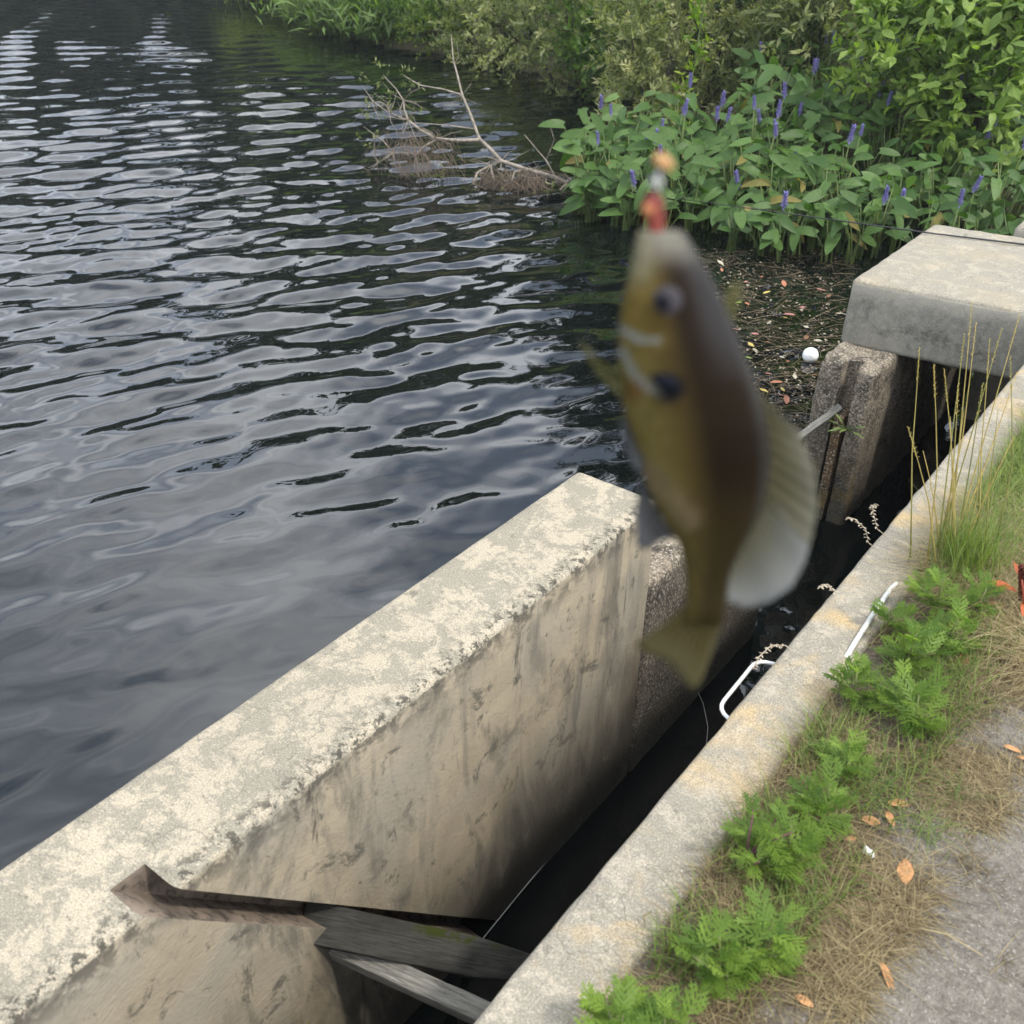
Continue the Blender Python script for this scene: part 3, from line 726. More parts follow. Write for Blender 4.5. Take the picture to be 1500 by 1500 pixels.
def pick_plant(x, y, z0, hh, nl, flower, tilt=0.0):
    root = empty('pickerelweed', (x, y, z0))
    b_ = MB()
    for i in range(nl):
        a = rp.uniform(0, 2*pi); lean = rp.uniform(.08, .34)*hh
        h_ = hh*rp.uniform(.45, 1.0)
        top = np.array([cos(a)*lean, sin(a)*lean-tilt*.1, h_]); mid = top*np.array([.35, .35, .55])
        rb_ = rp.normal(0, .025, 2)
        b_.tube([(rb_[0], rb_[1], -.22), tuple(mid), tuple(top)], [.0065, .0055, .004], 4, rp.uniform(.2, .8))
        d = np.array([cos(a)*.8+rp.normal(0, .3), sin(a)*.8+rp.normal(0, .3)-.15, rp.uniform(-.45, .55)])
        up = np.array([rp.normal(.25, .4)-d[0]*.2, rp.normal(-.7, .45)-d[1]*.1, .9])
        put(old_leaf if rp.uniform() < .035 else pick_leaf[rp.integers(4)], 'leaf', Vector(top), d, up, rp.uniform(.62, 1.12), root)
    if flower:
        fx, fy = rp.normal(0, .05, 2); fz = hh*rp.uniform(.9, 1.15)
        b_.tube([(0, 0, -.2), (fx*.4, fy*.4, fz*.6), (fx, fy, fz)], [.007, .006, .004], 4)
        o = bpy.data.objects.new('flower_spike', spike_me); C.objects.link(o); o.parent = root
        o.location = (fx, fy, fz); o.rotation_euler = (rp.normal(0, .12), rp.normal(0, .12), rp.uniform(0, 6)); s_ = rp.uniform(.7, 1.05); o.scale = (s_*1.35, s_*1.35, s_)
        place = where_(x, y); tag(root, 'pickerelweed with a violet flower spike '+place, 'water plant', 'flowering pickerelweed '+place)
    else:
        place = where_(x, y); tag(root, 'leafy flowerless pickerelweed '+place, 'water plant', 'flowerless pickerelweed '+place)
    b_.build('stems', M_stem, root)
for q_ in [(842, 300), (858, 312), (872, 322), (888, 318), (850, 270), (880, 290), (905, 325), (930, 330), (950, 335), (865, 250)]:
    p_ = PZ(*q_, ZW); pick_plant(p_[0], p_[1], ZW-.02, rp.uniform(.5, .68), 5, rp.uniform() < .3)
front = [(848, 322), (905, 338), (960, 342), (1030, 350), (1095, 368), (1160, 376), (1225, 384), (1275, 384)]
fx = np.array([f[0] for f in front]); fy = np.array([f[1] for f in front])
npk = 0; tries = 0; spots = []
while npk < 285 and tries < 6000:
    tries += 1
    u = rp.uniform(845, 1520); bx = PZ(min(u, 1275), np.interp(u, fx, fy), ZW)
    if u > 1275: bx = PZ(1275, 384, ZW)+np.array([(u-1275)*.0058, (u-1275)*.003, 0])
    k = rp.uniform(0, 1)**1.15; dep = k*(3.1 if u > 1000 else 1.5)
    v = np.array([-.30, .95]); q = bx[:2]+v*dep+rp.normal(0, .05, 2)
    if any((q[0]-s[0])**2+(q[1]-s[1])**2 < .10**2 for s in spots): continue
    if q[1] < 5.95 and q[0] > -1.4: continue
    spots.append(q); rise = max(0, dep-1.0)*.30
    edge = .72 if k < .1 else 1
    pick_plant(q[0], q[1], ZW+rise-.02, rp.uniform(.44, .66)*edge, int(rp.integers(5, 8)), rp.uniform() < .22)
    npk += 1

# ------------------------------------------------------------------ dead branch in the water
dead = empty('dead_branch', PZ(750, 275, ZW)); tag(dead, 'bare grey dead branch with twigs lying in the pond beside the pickerelweed', 'branch')
D0 = float(-(MC.T @ (PZ(745, 272, ZW)-CAM))[2])
def bp(pts, dd=0): return rel([PD(x, y, D0+dd+(745-x)*.0012) for x, y in pts], dead.location)
b_ = MB(); b_.tube(bp([(830, 268), (814, 260), (770, 248), (734, 236), (716, 216), (702, 203), (690, 170), (677, 139), (670, 110), (664, 88), (661, 51)]), [.020, .02, .019, .018, .016, .014, .012, .010, .008, .006, .003], 7); b_.build('main_limb', M_bark, dead)
b_ = MB(); b_.tube(bp([(702, 205), (670, 206), (638, 203), (615, 190), (598, 176), (592, 160), (591, 147), (580, 130), (561, 110)]), [.016, .015, .014, .012, .010, .008, .007, .005, .002], 6); b_.build('side_limb', M_bark, dead)
b_ = MB()
for pts, r0 in [([(598, 176), (570, 165), (548, 150), (532, 128)], .006), ([(638, 205), (622, 214), (609, 227), (606, 245), (624, 276)], .009), ([(609, 227), (590, 224), (576, 223), (555, 238), (539, 246)], .007),
                ([(677, 139), (650, 131), (616, 125), (600, 116), (591, 110)], .008), ([(697, 189), (650, 183), (609, 180), (604, 170)], .006), ([(734, 236), (719, 242), (722, 260), (715, 284)], .014), ([(770, 248), (754, 252), (748, 270), (763, 298)], .013),
                ([(719, 242), (700, 252), (696, 270)], .011), ([(576, 223), (560, 205), (545, 195), (532, 185)], .005), ([(598, 176), (575, 172), (552, 168), (545, 155)], .004), ([(591, 147), (575, 138), (560, 120)], .003),
                ([(814, 260), (800, 235), (783, 215), (768, 197)], .007), ([(800, 235), (812, 205), (806, 185)], .005), ([(664, 100), (672, 80), (668, 60)], .003), ([(548, 150), (540, 142), (528, 140)], .003), ([(830, 268), (815, 285), (800, 292)], .012), ([(700, 252), (690, 275), (700, 290)], .008)]:
    b_.tube(bp(pts), list(np.linspace(r0, r0*.35, len(pts))), 5)
rq = np.random.default_rng(44)
for (x, y, n_) in [(598, 176, 9), (570, 165, 7), (640, 204, 7), (609, 227, 10), (576, 223, 8), (677, 139, 4), (734, 236, 8), (770, 248, 8), (719, 242, 8), (591, 147, 6), (800, 258, 8), (555, 238, 5), (545, 150, 5), (785, 252, 6)]:
    for k_ in range(n_):
        a = rq.uniform(0, 2*pi); l = rq.uniform(14, 46); x1 = x+cos(a)*l*.5+rq.normal(0, 3); y1 = y+sin(a)*l*.35+rq.normal(0, 3); x2 = x+cos(a)*l+rq.normal(0, 5); y2 = y+sin(a)*l*.7+rq.normal(0, 5)
        z_ = rq.normal(0, .12); A_, B_, C_ = bp([(x, y)])[0], bp([(x1, y1)], z_*.5)[0], bp([(x2, y2)], z_)[0]
        b_.tube([A_, B_, C_], [.0038, .0026, .0012], 4)
b_.build('branchlets', M_bark, dead)
b_ = MB(); rd = np.random.default_rng(5)
M_twig = plain('fine_brown_twigs', (.13, .10, .075), .9, .1, .3)
for i in range(260):
    x = rd.normal(608, 30); y = rd.uniform(186, 250); l = rd.uniform(20, 55); s = rd.normal(.12, .5)
    y1 = min(y+l, 292)
    b_.tube(bp([(x, y), (x+s*l*.5+rd.normal(0, 2), (y+y1)/2), (x+s*l, y1)], rd.normal(0, .10)), [.0018, .0014, .0008], 3, cap=False)
for i in range(260):
    x = rd.normal(760, 32); y = rd.uniform(245, 275); l = rd.uniform(12, 40); s = rd.normal(0, .9)
    b_.tube(bp([(x, y), (x+s*l, min(y+l, 300))], rd.normal(0, .15)), [.003, .0015], 3, cap=False)
o = b_.build('twigs', M_twig, dead); o['kind'] = 'stuff'
cs = np.array([bp([(x, y)], rd.normal(0, .05))[0] for x, y in [(532, 128), (548, 150), (561, 112), (591, 112), (600, 118), (552, 168), (575, 138), (604, 170), (545, 195), (640, 268), (620, 270), (776, 285), (800, 280), (790, 292), (730, 290)]])
V, F, T = sprays(np.repeat(cs, 4, 0)+rd.normal(0, .05, (len(cs)*4, 3)), rand_dir(len(cs)*4, rd), 5, .10, .05, .018, 8)
o = link('foliage', mesh_np('foliage', V, F, T), M_gale, dead); o['kind'] = 'stuff'
# rotten stump under the branch
st = roundbox('stump', (-.30, -.13, -.5), (.30, .13, .03), .1, .03, .06, [M_darkbark, M_darkbark], seed=5, nfreq=6)
o = link('sunken_stump', st); o.location = PZ(757, 272, ZW); o.rotation_euler = (0, .1, .5); tag(o, 'dark rotten stump breaking the water under the dead branch', 'stump')

# ------------------------------------------------------------------ floating leaves, debris and ball
M_ball = plain('white_ball', (.80, .80, .78), .4, .4)
bc = PZ(1186, 527, ZW)
br = .043
bm = bmesh.new(); bmesh.ops.create_uvsphere(bm, u_segments=32, v_segments=20, radius=br)
me = bpy.data.meshes.new('ball'); bm.to_mesh(me); bm.free()
ball = link('ball', me, M_ball, None, True); ball.location = (bc[0], bc[1], ZW+br*.62); tag(ball, 'white ball floating among the fallen leaves by the pier', 'ball')
toc = (Vector(CAM)-ball.location).normalized(); sx_ = toc.cross(Vector((0, 0, 1))).normalized(); sy_ = sx_.cross(toc)
b_ = MB(); cpt = [(-.016, -.002), (-.010, -.006), (-.004, .004), (0, -.008), (.005, -.003), (.009, -.010), (.015, -.009)]
b_.tube([(toc*math.sqrt(br*br-u*u-v*v)+(-sx_)*u+sy_*v) for u, v in cpt], .0011, 4); b_.build('printed_mark', plain('ink', (.18, .18, .2), .6), ball)

cols = {'pink': (.27, .12, .10), 'orange': (.27, .11, .055), 'yellow': (.32, .25, .07), 'pale': (.30, .27, .20), 'green': (.16, .24, .04), 'brown': (.15, .075, .035)}
fm = {k: plain(k+'_dead_leaf', c, .55, .35, .25) for k, c in cols.items()}
fl_me = {}
for k in cols:
    fl_me[k] = [blade_mesh('leaf_'+k, .075, .034, ovalp, f_, c_, 5, .03) for f_, c_ in ((.15, .1), (.3, -.15))]
    for m_ in fl_me[k]: m_.materials.append(fm[k])
def flat_leaf(kind, p, sc, az, label, group, cat='leaf', tilt=.15):
    me_ = fl_me[kind][random.randrange(2)]; o = bpy.data.objects.new(kind+'_leaf', me_); C.objects.link(o)
    o.location = p; o.rotation_euler = (random.gauss(0, tilt), random.gauss(0, tilt), az); o.scale = (sc, sc, sc)
    return tag(o, label, cat, group)
rf = random.Random(4)
fl = [('orange', 1058, 398), ('orange', 1097, 447), ('pink', 1096, 412), ('pink', 1148, 460), ('pink', 1083, 484), ('pink', 1112, 490), ('orange', 1155, 530), ('pink', 1122, 547), ('orange', 1128, 560), ('yellow', 1125, 575),
      ('yellow', 1144, 567), ('pink', 1142, 578), ('orange', 1152, 592), ('pale', 1103, 510), ('yellow', 1104, 508), ('pale', 1165, 555), ('pale', 1225, 459), ('pink', 1182, 450), ('brown', 1214, 431), ('pink', 1196, 423), ('yellow', 1156, 466), ('green', 1087, 442),
      ('brown', 1130, 502), ('brown', 1180, 497), ('pale', 1065, 413), ('pale', 1097, 417), ('green', 1103, 525), ('pale', 1060, 389), ('orange', 1118, 406), ('pale', 1205, 500), ('brown', 1150, 440), ('pale', 1110, 380), ('orange', 1150, 420), ('pale', 1185, 480), ('pink', 1075, 430),
      ('brown', 1200, 550), ('pale', 1130, 470), ('pale', 1142, 522), ('yellow', 1118, 430), ('pink', 1030, 392), ('pale', 1045, 375)]
for kd, px, py in fl:
    p = PZ(px, py, ZW+.010); flat_leaf(kd, p, rf.uniform(.45, .95), rf.uniform(0, 6.28), {'pink': 'pinkish', 'pale': 'pale', 'orange': 'orange', 'yellow': 'yellow', 'green': 'green', 'brown': 'brown'}[kd]+' fallen leaf floating in the still water by the pier', kd+' floating leaves')
# fine floating litter: specks and twigs
rd = np.random.default_rng(33)
b_ = MB()
def cove_pt():
    while True:
        px = rd.uniform(985, 1250); py = rd.uniform(365, 640)
        if px > 1255-(py-400)*.25: continue
        if px < 985+(py-365)*.55-20: continue
        return px, py
for i in range(650):
    px, py = cove_pt(); p = Vector(PZ(px, py, ZW+.006)); a = rd.uniform(0, pi); l = rd.uniform(.015, .09)*(1 if rd.uniform() < .8 else 2.2)
    d = Vector((cos(a), sin(a), 0)); b_.tube([p-d*l, p+Vector((rd.normal(0, .006), rd.normal(0, .006), .003)), p+d*l], rd.uniform(.0006, .0017), 3, rd.uniform(0, 1), cap=False)
M_litter = leafmat('twig_litter', (.035, .025, .014), (.19, .15, .095), 0, .8, .2)
tag(b_.build('twig_litter', M_litter), 'mat of small brown twigs and stems floating by the pier', 'twig litter', kind='stuff')
n = 1500; c = np.array([PZ(*cove_pt(), ZW+.008) for _ in range(n)])
V, F, T = leaves_np(c, np.c_[rd.normal(size=(n, 2)), np.zeros(n)], np.tile([0, 0, 1.0], (n, 1))+rd.normal(0, .15, (n, 3)), rd.uniform(.008, .034, n), rd.uniform(.006, .018, n), rd.uniform(0, 1, n)**2.6)
M_speck = leafmat('pale_litter', (.045, .03, .016), (.36, .32, .24), 0, .7, .2)
tag(link('leaf_litter', mesh_np('leaf_litter', V, F, T), M_speck), 'scattered pale leaf bits floating by the pier', 'leaf litter', kind='stuff')
# grass tuft on the pier slot, sprig at the wall foot
def sprig(name, p, n, L, W, mat, label, seed, dirs=None):
    r = np.random.default_rng(seed); root = empty(name, p); tag(root, label, 'plant')
    me_ = blade_mesh('leaf_'+name, L, W, ovalp, .15, .3, 5, .0, .7); me_.materials.append(mat)
    b2 = MB()
    for i in range(n):
        d = np.array([r.normal(.2, .8), r.normal(-.2, .8), r.uniform(.1, .9)]); t = d/np.linalg.norm(d)*L*.7
        b2.tube([(0, 0, 0), tuple(t)], .0012, 4); put(me_, 'leaf', Vector(t), d, (r.normal(0, .4), r.normal(-.3, .4), 1), r.uniform(.7, 1.2), root)
    b2.build('stems', M_stem, root)
sprig('wall_sprig', PX(440, 1530, -.978), 9, .034, .030, M_vine, 'small bright green sprig rooted in the foot of the pale wall', 5)
sprig('slot_tuft', PY(1240, 630, 3.64), 22, .05, .008, M_stem, 'little green grass tuft rooted in the pier slot', 6)

# ------------------------------------------------------------------ weeds, grass and leaves on the bank
M_rag = leafmat('ragweed_leaf', (.060, .120, .02), (.21, .30, .052), .45, .5, .22)
M_dry = leafmat('dry_grass', (.10, .07, .035), (.42, .34, .19), .25, .7, .2)
M_grass = leafmat('green_grass', (.06, .11, .02), (.24, .29, .07), .35, .55, .3)
M_straw = leafmat('straw_stalk', (.15, .17, .045), (.46, .33, .11), .2, .6, .25)
def rag_leaf(seed, L=.085):
    """twice-cut fern-like leaf: midrib with paired, toothed lobes"""
    r = random.Random(seed); V, F = [], []
    def strip(a, d, l, w_, dz):
        s = Vector((-d.y, d.x, 0)); k = len(V)
        V.extend([a-s*w_*.35, a+s*w_*.35, a+d*l*.5+s*w_*.55+Vector((0, 0, dz*.5)), a+d*l+Vector((0, 0, dz)), a+d*l*.5-s*w_*.55+Vector((0, 0, dz*.5))])
        F.append((k, k+1, k+2, k+3, k+4))
    n = 5
    strip(Vector((0, 0, 0)), Vector((0, 1, 0)), L, L*.06, -.20*L)
    for i in range(n):
        t = .14+.74*i/n; ll = L*.52*(sin(pi*(.22+.66*t)))*r.uniform(.75, 1.15)*(1.0 if t > .25 else .75)
        for sd in (-1, 1):
            ll2 = ll*r.uniform(.8, 1.1); a = Vector((0, t*L*r.uniform(.96, 1.04), -.20*L*t*t)); d = Vector((sd*.66, .75, 0)).normalized()
            strip(a, d, ll2, ll2*.13, r.uniform(-.22, .05)*ll2)
            for q in (.30, .58):
                if ll2 > L*.22:
                    for s2 in (-1, 1):
                        ang = s2*.62; d2 = Vector((d.x*cos(ang)-d.y*sin(ang), d.x*sin(ang)+d.y*cos(ang), 0))
                        strip(a+d*ll2*q+Vector((0, 0, -.06*ll2)), d2, ll2*.44*(1.15-q), ll2*.075, -.02*ll2)
    me = mesh_py('ragweed_leaf', V, F)
    a_ = me.attributes.new('tint', 'FLOAT', 'POINT'); a_.data.foreach_set('value', np.full(len(V), .35+.2*seed, dtype=np.float32))
    me.materials.append(M_rag); return me
rag = [rag_leaf(i) for i in range(3)]
M_ragstem = plain('ragweed_stem', (.12, .13, .05), .7, .2, .3)
M_ragpurple = plain('ragweed_purple_stem', (.12, .06, .06), .7, .2, .3)
rr_ = np.random.default_rng(17)
def ragweed(p, hh, nn, lean, label, size=1.0, stem=M_ragstem, branch=3):
    root = empty('ragweed', p); tag(root, label, 'weed', 'fern leaved weeds along the coping')
    b2 = MB(); axes = [(np.zeros(3), np.array([lean[0], lean[1], 1.0]), hh)]
    for k in range(branch):
        a = rr_.uniform(0, 2*pi); axes.append((np.array([lean[0], lean[1], 1])*hh*rr_.uniform(.08, .35), np.array([cos(a)*.75+lean[0], sin(a)*.75+lean[1], .8]), hh*rr_.uniform(.45, .75)))
    for (o0, d, l) in axes:
        d = d/np.linalg.norm(d); b2.tube([tuple(o0-(0 if o0.any() else 1)*np.array([0, 0, .02])), tuple(o0+d*l*.5+rr_.normal(0, .003, 3)), tuple(o0+d*l)], [.0026, .002, .0012], 5)
        m = max(4, int(nn*.72*l/hh))
        for i in range(m):
            t = .12+.88*(i+.5)/m; az = i*2.4+rr_.uniform(0, .8); up_ = .15+.75*t**2
            ld = np.array([cos(az)*(1-up_*.55), sin(az)*(1-up_*.55), up_+rr_.normal(0, .15)])
            s_ = size*(.62+.6*sin(pi*(.12+.72*t)))*rr_.uniform(.8, 1.15)
            put(rag[rr_.integers(3)], 'leaf', Vector(o0+d*l*t), ld, (-.3*ld[0]+rr_.normal(0, .2), -.3*ld[1]+rr_.normal(0, .2), 1), s_*.60, root)
    b2.build('stem', stem, root)
g0 = 'bushy green fern leaved weed '
R_ = [((905, 1545), .085, 13, (0, .0), g0+'at the foot of the coping, farthest from the slab', 1.05, M_ragstem), ((960, 1535), .07, 11, (.1, .0), g0+'crowded against the weed farthest from the slab', .95, M_ragstem),
      ((1050, 1440), .085, 12, (-.15, .1), g0+'with a slightly yellow tip over the coping', .95, M_ragstem), ((1110, 1410), .085, 12, (.05, .1), g0+'next to the yellow tipped weed', .95, M_ragstem),
      ((1095, 1275), .115, 12, (-.12, .1), 'tall fern leaved weed with a bare purple stem over the coping', .8, M_ragpurple), ((1145, 1265), .085, 12, (0, .0), g0+'crowded beside the purple stemmed weed', 1.05, M_ragstem),
      ((1205, 1215), .09, 12, (-.1, .1), g0+'with a yellowish top near the rust brown leaves', 1.0, M_ragstem), ((1235, 1130), .06, 9, (0, 0), 'thin small fern leaved weed in the dry grass gap', .85, M_ragstem),
      ((1255, 1035), .08, 12, (-.2, 0), g0+'leaning over the coping next to the white rung', .95, M_ragstem), ((1330, 1070), .085, 14, (0, 0), 'large dense fern leaved weed in the middle of the row', 1.15, M_ragstem),
      ((1325, 985), .09, 13, (0, .1), g0+'behind the large dense weed', 1.1, M_ragstem), ((1385, 950), .085, 12, (.1, 0), g0+'between the large dense weed and the red stemmed plant', 1.05, M_ragstem),
      ((1365, 905), .10, 13, (0, 0), g0+'in front of the tall dry stalks', 1.0, M_ragstem), ((1425, 905), .08, 10, (.1, 0), g0+'right beside the red stemmed plant', .9, M_ragstem), ((1300, 925), .06, 9, (-.1, 0), 'small fern leaved weed hiding the white pipe', .8, M_ragstem)]
for (px, hh, nn, ln, lb, sz, stm) in R_: ragweed(PZ(*px, 0.0), hh, nn, ln, lb, sz, stm)

def blades(base, hgt_, lean, wid, tint, seed, seg=3, world=True):
    r = np.random.default_rng(seed); n = len(base)
    az = r.uniform(0, 2*pi, n); d = np.stack([np.cos(az), np.sin(az), np.zeros(n)], 1); s = np.stack([-d[:, 1], d[:, 0], np.zeros(n)], 1)
    if world:                                                # blades stop short of the channel edge
        room = np.where(d[:, 0] < -.02, np.maximum(base[:, 0]+.46, .02)/np.maximum(-d[:, 0], .02), 9.0); lean = np.minimum(lean, room/hgt_)
    Vs = []
    for k in range(seg+1):
        t = k/seg; c = base+np.array([0, 0, 1])*(hgt_*(t-lean*.35*t*t))[:, None]+d*(hgt_*lean*t*t)[:, None]
        w_ = (wid*(1-t)**.7)[:, None]*.5+.00012
        Vs += [c-s*w_, c+s*w_]
    V = np.stack(Vs, 1).reshape(-1, 3); m = 2*(seg+1); o = np.arange(n)[:, None]*m
    F = np.concatenate([o+np.array([[2*k, 2*k+1, 2*k+3, 2*k+2]]) for k in range(seg)], 0)
    return V, F, np.repeat(tint, m)
def ground_pts(n, poly, seed, gate=None):
    r = np.random.default_rng(seed); poly = np.array([PZ(x, y, 0)[:2] for x, y in poly]); lo, hi = poly.min(0), poly.max(0); out_ = []
    while len(out_) < n:
        q = r.uniform(lo, hi); ins = False
        for i in range(len(poly)):
            a, b = poly[i], poly[(i+1) % len(poly)]
            if (a[1] > q[1]) != (b[1] > q[1]) and q[0] < (b[0]-a[0])*(q[1]-a[1])/(b[1]-a[1])+a[0]: ins = not ins
        if not ins or q[0] < -.372: continue
        if gate is not None and mnoise.noise((q[0]*gate, q[1]*gate, seed))+r.normal(0, .12) < 0.0: continue
        out_.append(q)
    q = np.array(out_); return np.c_[q, np.full(n, -.004)]
rg = np.random.default_rng(55)
strip = [(860, 1560), (1060, 1560), (1130, 1440), (1230, 1330), (1330, 1180), (1420, 1060), (1560, 1010), (1560, 560), (1480, 640), (1350, 800), (1260, 930), (1190, 1060), (1040, 1270)]
outer = [(1040, 1520), (1240, 1520), (1300, 1400), (1420, 1250), (1520, 1150), (1520, 1000), (1420, 1050), (1320, 1180), (1200, 1340)]
p = ground_pts(12000, strip, 3, 5.0); n = len(p)
h_ = rg.uniform(.012, .06, n); V, F, T = blades(p, h_, np.minimum(rg.uniform(.5, 2.8, n), np.clip((p[:, 0]+.42), .03, 1)/h_), rg.uniform(.0007, .0016, n), rg.uniform(0, .9, n), 1)
tag(link('dry_grass', mesh_np('dry_grass', V, F, T), M_dry), 'dry straw coloured grass between the coping and the dirt', 'dry grass', kind='stuff')
p = ground_pts(5000, strip, 4, 7.0); n = len(p)
V, F, T = blades(p, rg.uniform(.03, .075, n), rg.uniform(.2, 1.3, n), rg.uniform(.0012, .0028, n), rg.uniform(0, 1, n), 2)
tag(link('green_grass', mesh_np('green_grass', V, F, T), M_grass), 'short green grass under the weeds along the coping', 'grass', kind='stuff')
p = ground_pts(8000, outer, 5, 5.0); n = len(p)
V, F, T = blades(p, rg.uniform(.01, .04, n), rg.uniform(1.0, 3.4, n), rg.uniform(.0008, .0016, n), rg.uniform(0, .9, n), 3)
tag(link('dry_grass', mesh_np('dry_grass', V, F, T), M_dry), 'thin flattened dead grass spreading over the dirt', 'dry grass', kind='stuff')
far_right = [(1400, 830), (1560, 860), (1560, 560), (1500, 640), (1430, 720)]
p = ground_pts(3000, far_right, 6); n = len(p)
h_ = rg.uniform(.05, .13, n); V, F, T = blades(p, h_, np.minimum(rg.uniform(.4, 1.8, n), np.clip((p[:, 0]+.42), .04, 1)/h_), rg.uniform(.0012, .0024, n), rg.uniform(0, 1, n), 4)
tag(link('long_grass', mesh_np('long_grass', V, F, T), M_grass), 'longer yellow green grass beyond the dry stalks', 'grass', kind='stuff')
p = ground_pts(6500, [(1370, 850), (1560, 1030), (1560, 760), (1440, 760)], 8); n = len(p)
V, F, T = blades(p, rg.uniform(.04, .12, n), rg.uniform(1.0, 3.2, n), rg.uniform(.0009, .0018, n), rg.uniform(.1, 1, n), 5)
tag(link('dry_grass', mesh_np('dry_grass', V, F, T), M_dry), 'matted long dry grass around the red stemmed plant', 'dry grass', kind='stuff')
# small dry tufts on the bare dirt
for i, (px, py, nn) in enumerate([(1390, 1160, 70), (1260, 1400, 80), (1420, 1270, 60), (1350, 1215, 80), (1180, 1440, 80), (1460, 1420, 18), (1300, 1130, 90), (1370, 1110, 70)]):
    c0 = PZ(px, py, 0); q = np.c_[rg.normal(0, .018, nn), rg.normal(0, .014, nn), np.full(nn, -.003)]
    V, F, T = blades(q, rg.uniform(.015, .05, nn), rg.uniform(.6, 2.2, nn), rg.uniform(.0009, .0018, nn), rg.uniform(0, .8, nn), 20+i, world=False)
    o = link('grass_tuft', mesh_np('grass_tuft', V, F, T), M_dry if i % 3 else M_grass); o.location = c0
    tag(o, 'small withered grass tuft on the bare dirt', 'grass tuft', 'withered tufts on the dirt')

# tall seeding grass
tuft = empty('tall_grass', PZ(1385, 840, 0)); tag(tuft, 'tall clump of golden seeding grass stalks leaning beside the coping', 'grass')
to = np.array(tuft.location)
rt_ = np.random.default_rng(8)
tips = [(1347, 508), (1368, 533), (1383, 540), (1413, 488), (1424, 442), (1430, 472), (1450, 495), (1468, 480), (1494, 460), (1480, 520), (1440, 560), (1404, 560), (1330, 625), (1490, 545), (1462, 600), (1412, 600), (1392, 610), (1485, 640), (1352, 660), (1435, 650)]
for i, (tx, ty) in enumerate(tips):
    bx_, by_ = 1385+rt_.normal(0, 22)+(tx-1400)*.25, 835+rt_.normal(0, 12)
    b0 = PZ(bx_, by_, -.003); dpt = float(-(MC.T @ (b0-CAM))[2]); tp = PD(tx, ty, dpt+rt_.uniform(-.05, .10)-.13)
    mid = (b0+tp)/2+np.array([rt_.normal(0, .008), rt_.normal(0, .008), .012])
    b2 = MB(); q1 = b0*.56+mid*.5-(b0*.06); 
    b2.tube(rel([b0, (b0+mid)/2+np.array([0, 0, .004]), mid, (mid+tp)/2+np.array([0, 0, .003]), tp], to), [.0019, .0017, .0014, .0010, .0006], 5, rt_.uniform(.25, 1.0))
    stalk = b2.build('stalk', M_straw, tuft)
    if i < 14:
        b3 = MB(); dv_ = Vector(tp-mid).normalized()
        for k in range(26):
            t = k/26; c_ = Vector(tp)-dv_*(.075*(1-t)); a = k*2.4; o_ = Vector((cos(a), sin(a), .9)).normalized(); l_ = .0085*(1-.4*t)
            s_ = o_.cross(dv_).normalized()*.0013
            b3.poly([c_-Vector(to), c_+o_*l_*.5+s_-Vector(to), c_+o_*l_-Vector(to), c_+o_*l_*.5-s_-Vector(to)], [(0, 1, 2, 3)], .9)
        b3.build('seed_head', M_straw, stalk)
n = 520; q = np.c_[rt_.normal(.03, .035, n), rt_.normal(.02, .05, n), np.full(n, -.003)]
V, F, T = blades(q, rt_.uniform(.07, .20, n), rt_.uniform(.1, .6, n), rt_.uniform(.0012, .0026, n), rt_.uniform(.2, 1, n), 31, 4, False)
o = link('blades', mesh_np('blades', V, F, T), M_grass, tuft); o['kind'] = 'stuff'
# seed heads nodding over the channel edge
M_seed = leafmat('pale_seed_head', (.30, .24, .18), (.55, .48, .38), .2, .7, .2)
for j, (pts, lb) in enumerate([([(1272, 795), (1268, 775), (1252, 760), (1240, 758)], 'nodding pale seed head at the coping edge near the pier'), ([(1285, 775), (1280, 755), (1278, 742), (1283, 738)], 'curled thin seed head rising from the coping edge'),
                               ([(1225, 868), (1212, 856), (1200, 860)], 'small drooping seed head on the coping edge above the fish tail'), ([(1150, 945), (1130, 945), (1112, 962), (1103, 980)], 'dry arching seed stalk bending over the white rung')]):
    P3 = [Vector(PX(x, y, -.495)) for x, y in pts]; root = empty('seed_stalk', P3[0]); b2 = MB(); b2.tube(rel([P3[0]+Vector((.03, .0, -.012))]+P3, P3[0]), .0009, 4); b2.build('stalk', M_seed, root)
    b3 = MB()
    for k in range(30):
        t = k/30*(len(P3)-1); i0 = min(int(t), len(P3)-2); c_ = P3[i0].lerp(P3[i0+1], t-i0)-P3[0]; a = k*2.4; o_ = Vector((cos(a), sin(a), -.3)).normalized(); l_ = .009; s_ = o_.cross(Vector((0, 0, 1))).normalized()*.0018
        b3.poly([c_, c_+o_*l_*.5+s_, c_+o_*l_, c_+o_*l_*.5-s_], [(0, 1, 2, 3)], random.random())
    b3.build('seed_head', M_seed, root); tag(root, lb, 'seed stalk')
# long straws and twigs lying about
rl = np.random.default_rng(12)
for i, (a, b) in enumerate([((1245, 1085), (1275, 1000)), ((1280, 990), (1410, 855)), ((1085, 1405), (1190, 1445)), ((1175, 1335), (1250, 1370)), ((1140, 1485), (1185, 1477)), ((1160, 1330), (1215, 1318)), ((1330, 1355), (1440, 1400)), ((1345, 1300), (1440, 1325)), ((945, 1355), (955, 1335)), ((1300, 1390), (1318, 1370))]):
    A, B = PZ(*a, .006), PZ(*b, .008); b2 = MB(); mid = (A+B)/2+np.array([rl.normal(0, .01), rl.normal(0, .01), .006]); b2.tube([A, mid, B], [.0011, .0014, .0008], 4, rl.uniform(.3, 1))
    o = b2.build('straw', M_dry if i % 2 == 0 else M_twig); tag(o, ['pale dry straw lying on the ground by the weeds', 'thin brown twig lying on the ground by the weeds'][i % 2], ['straw', 'twig'][i % 2], ['loose straws', 'loose twigs'][i % 2])
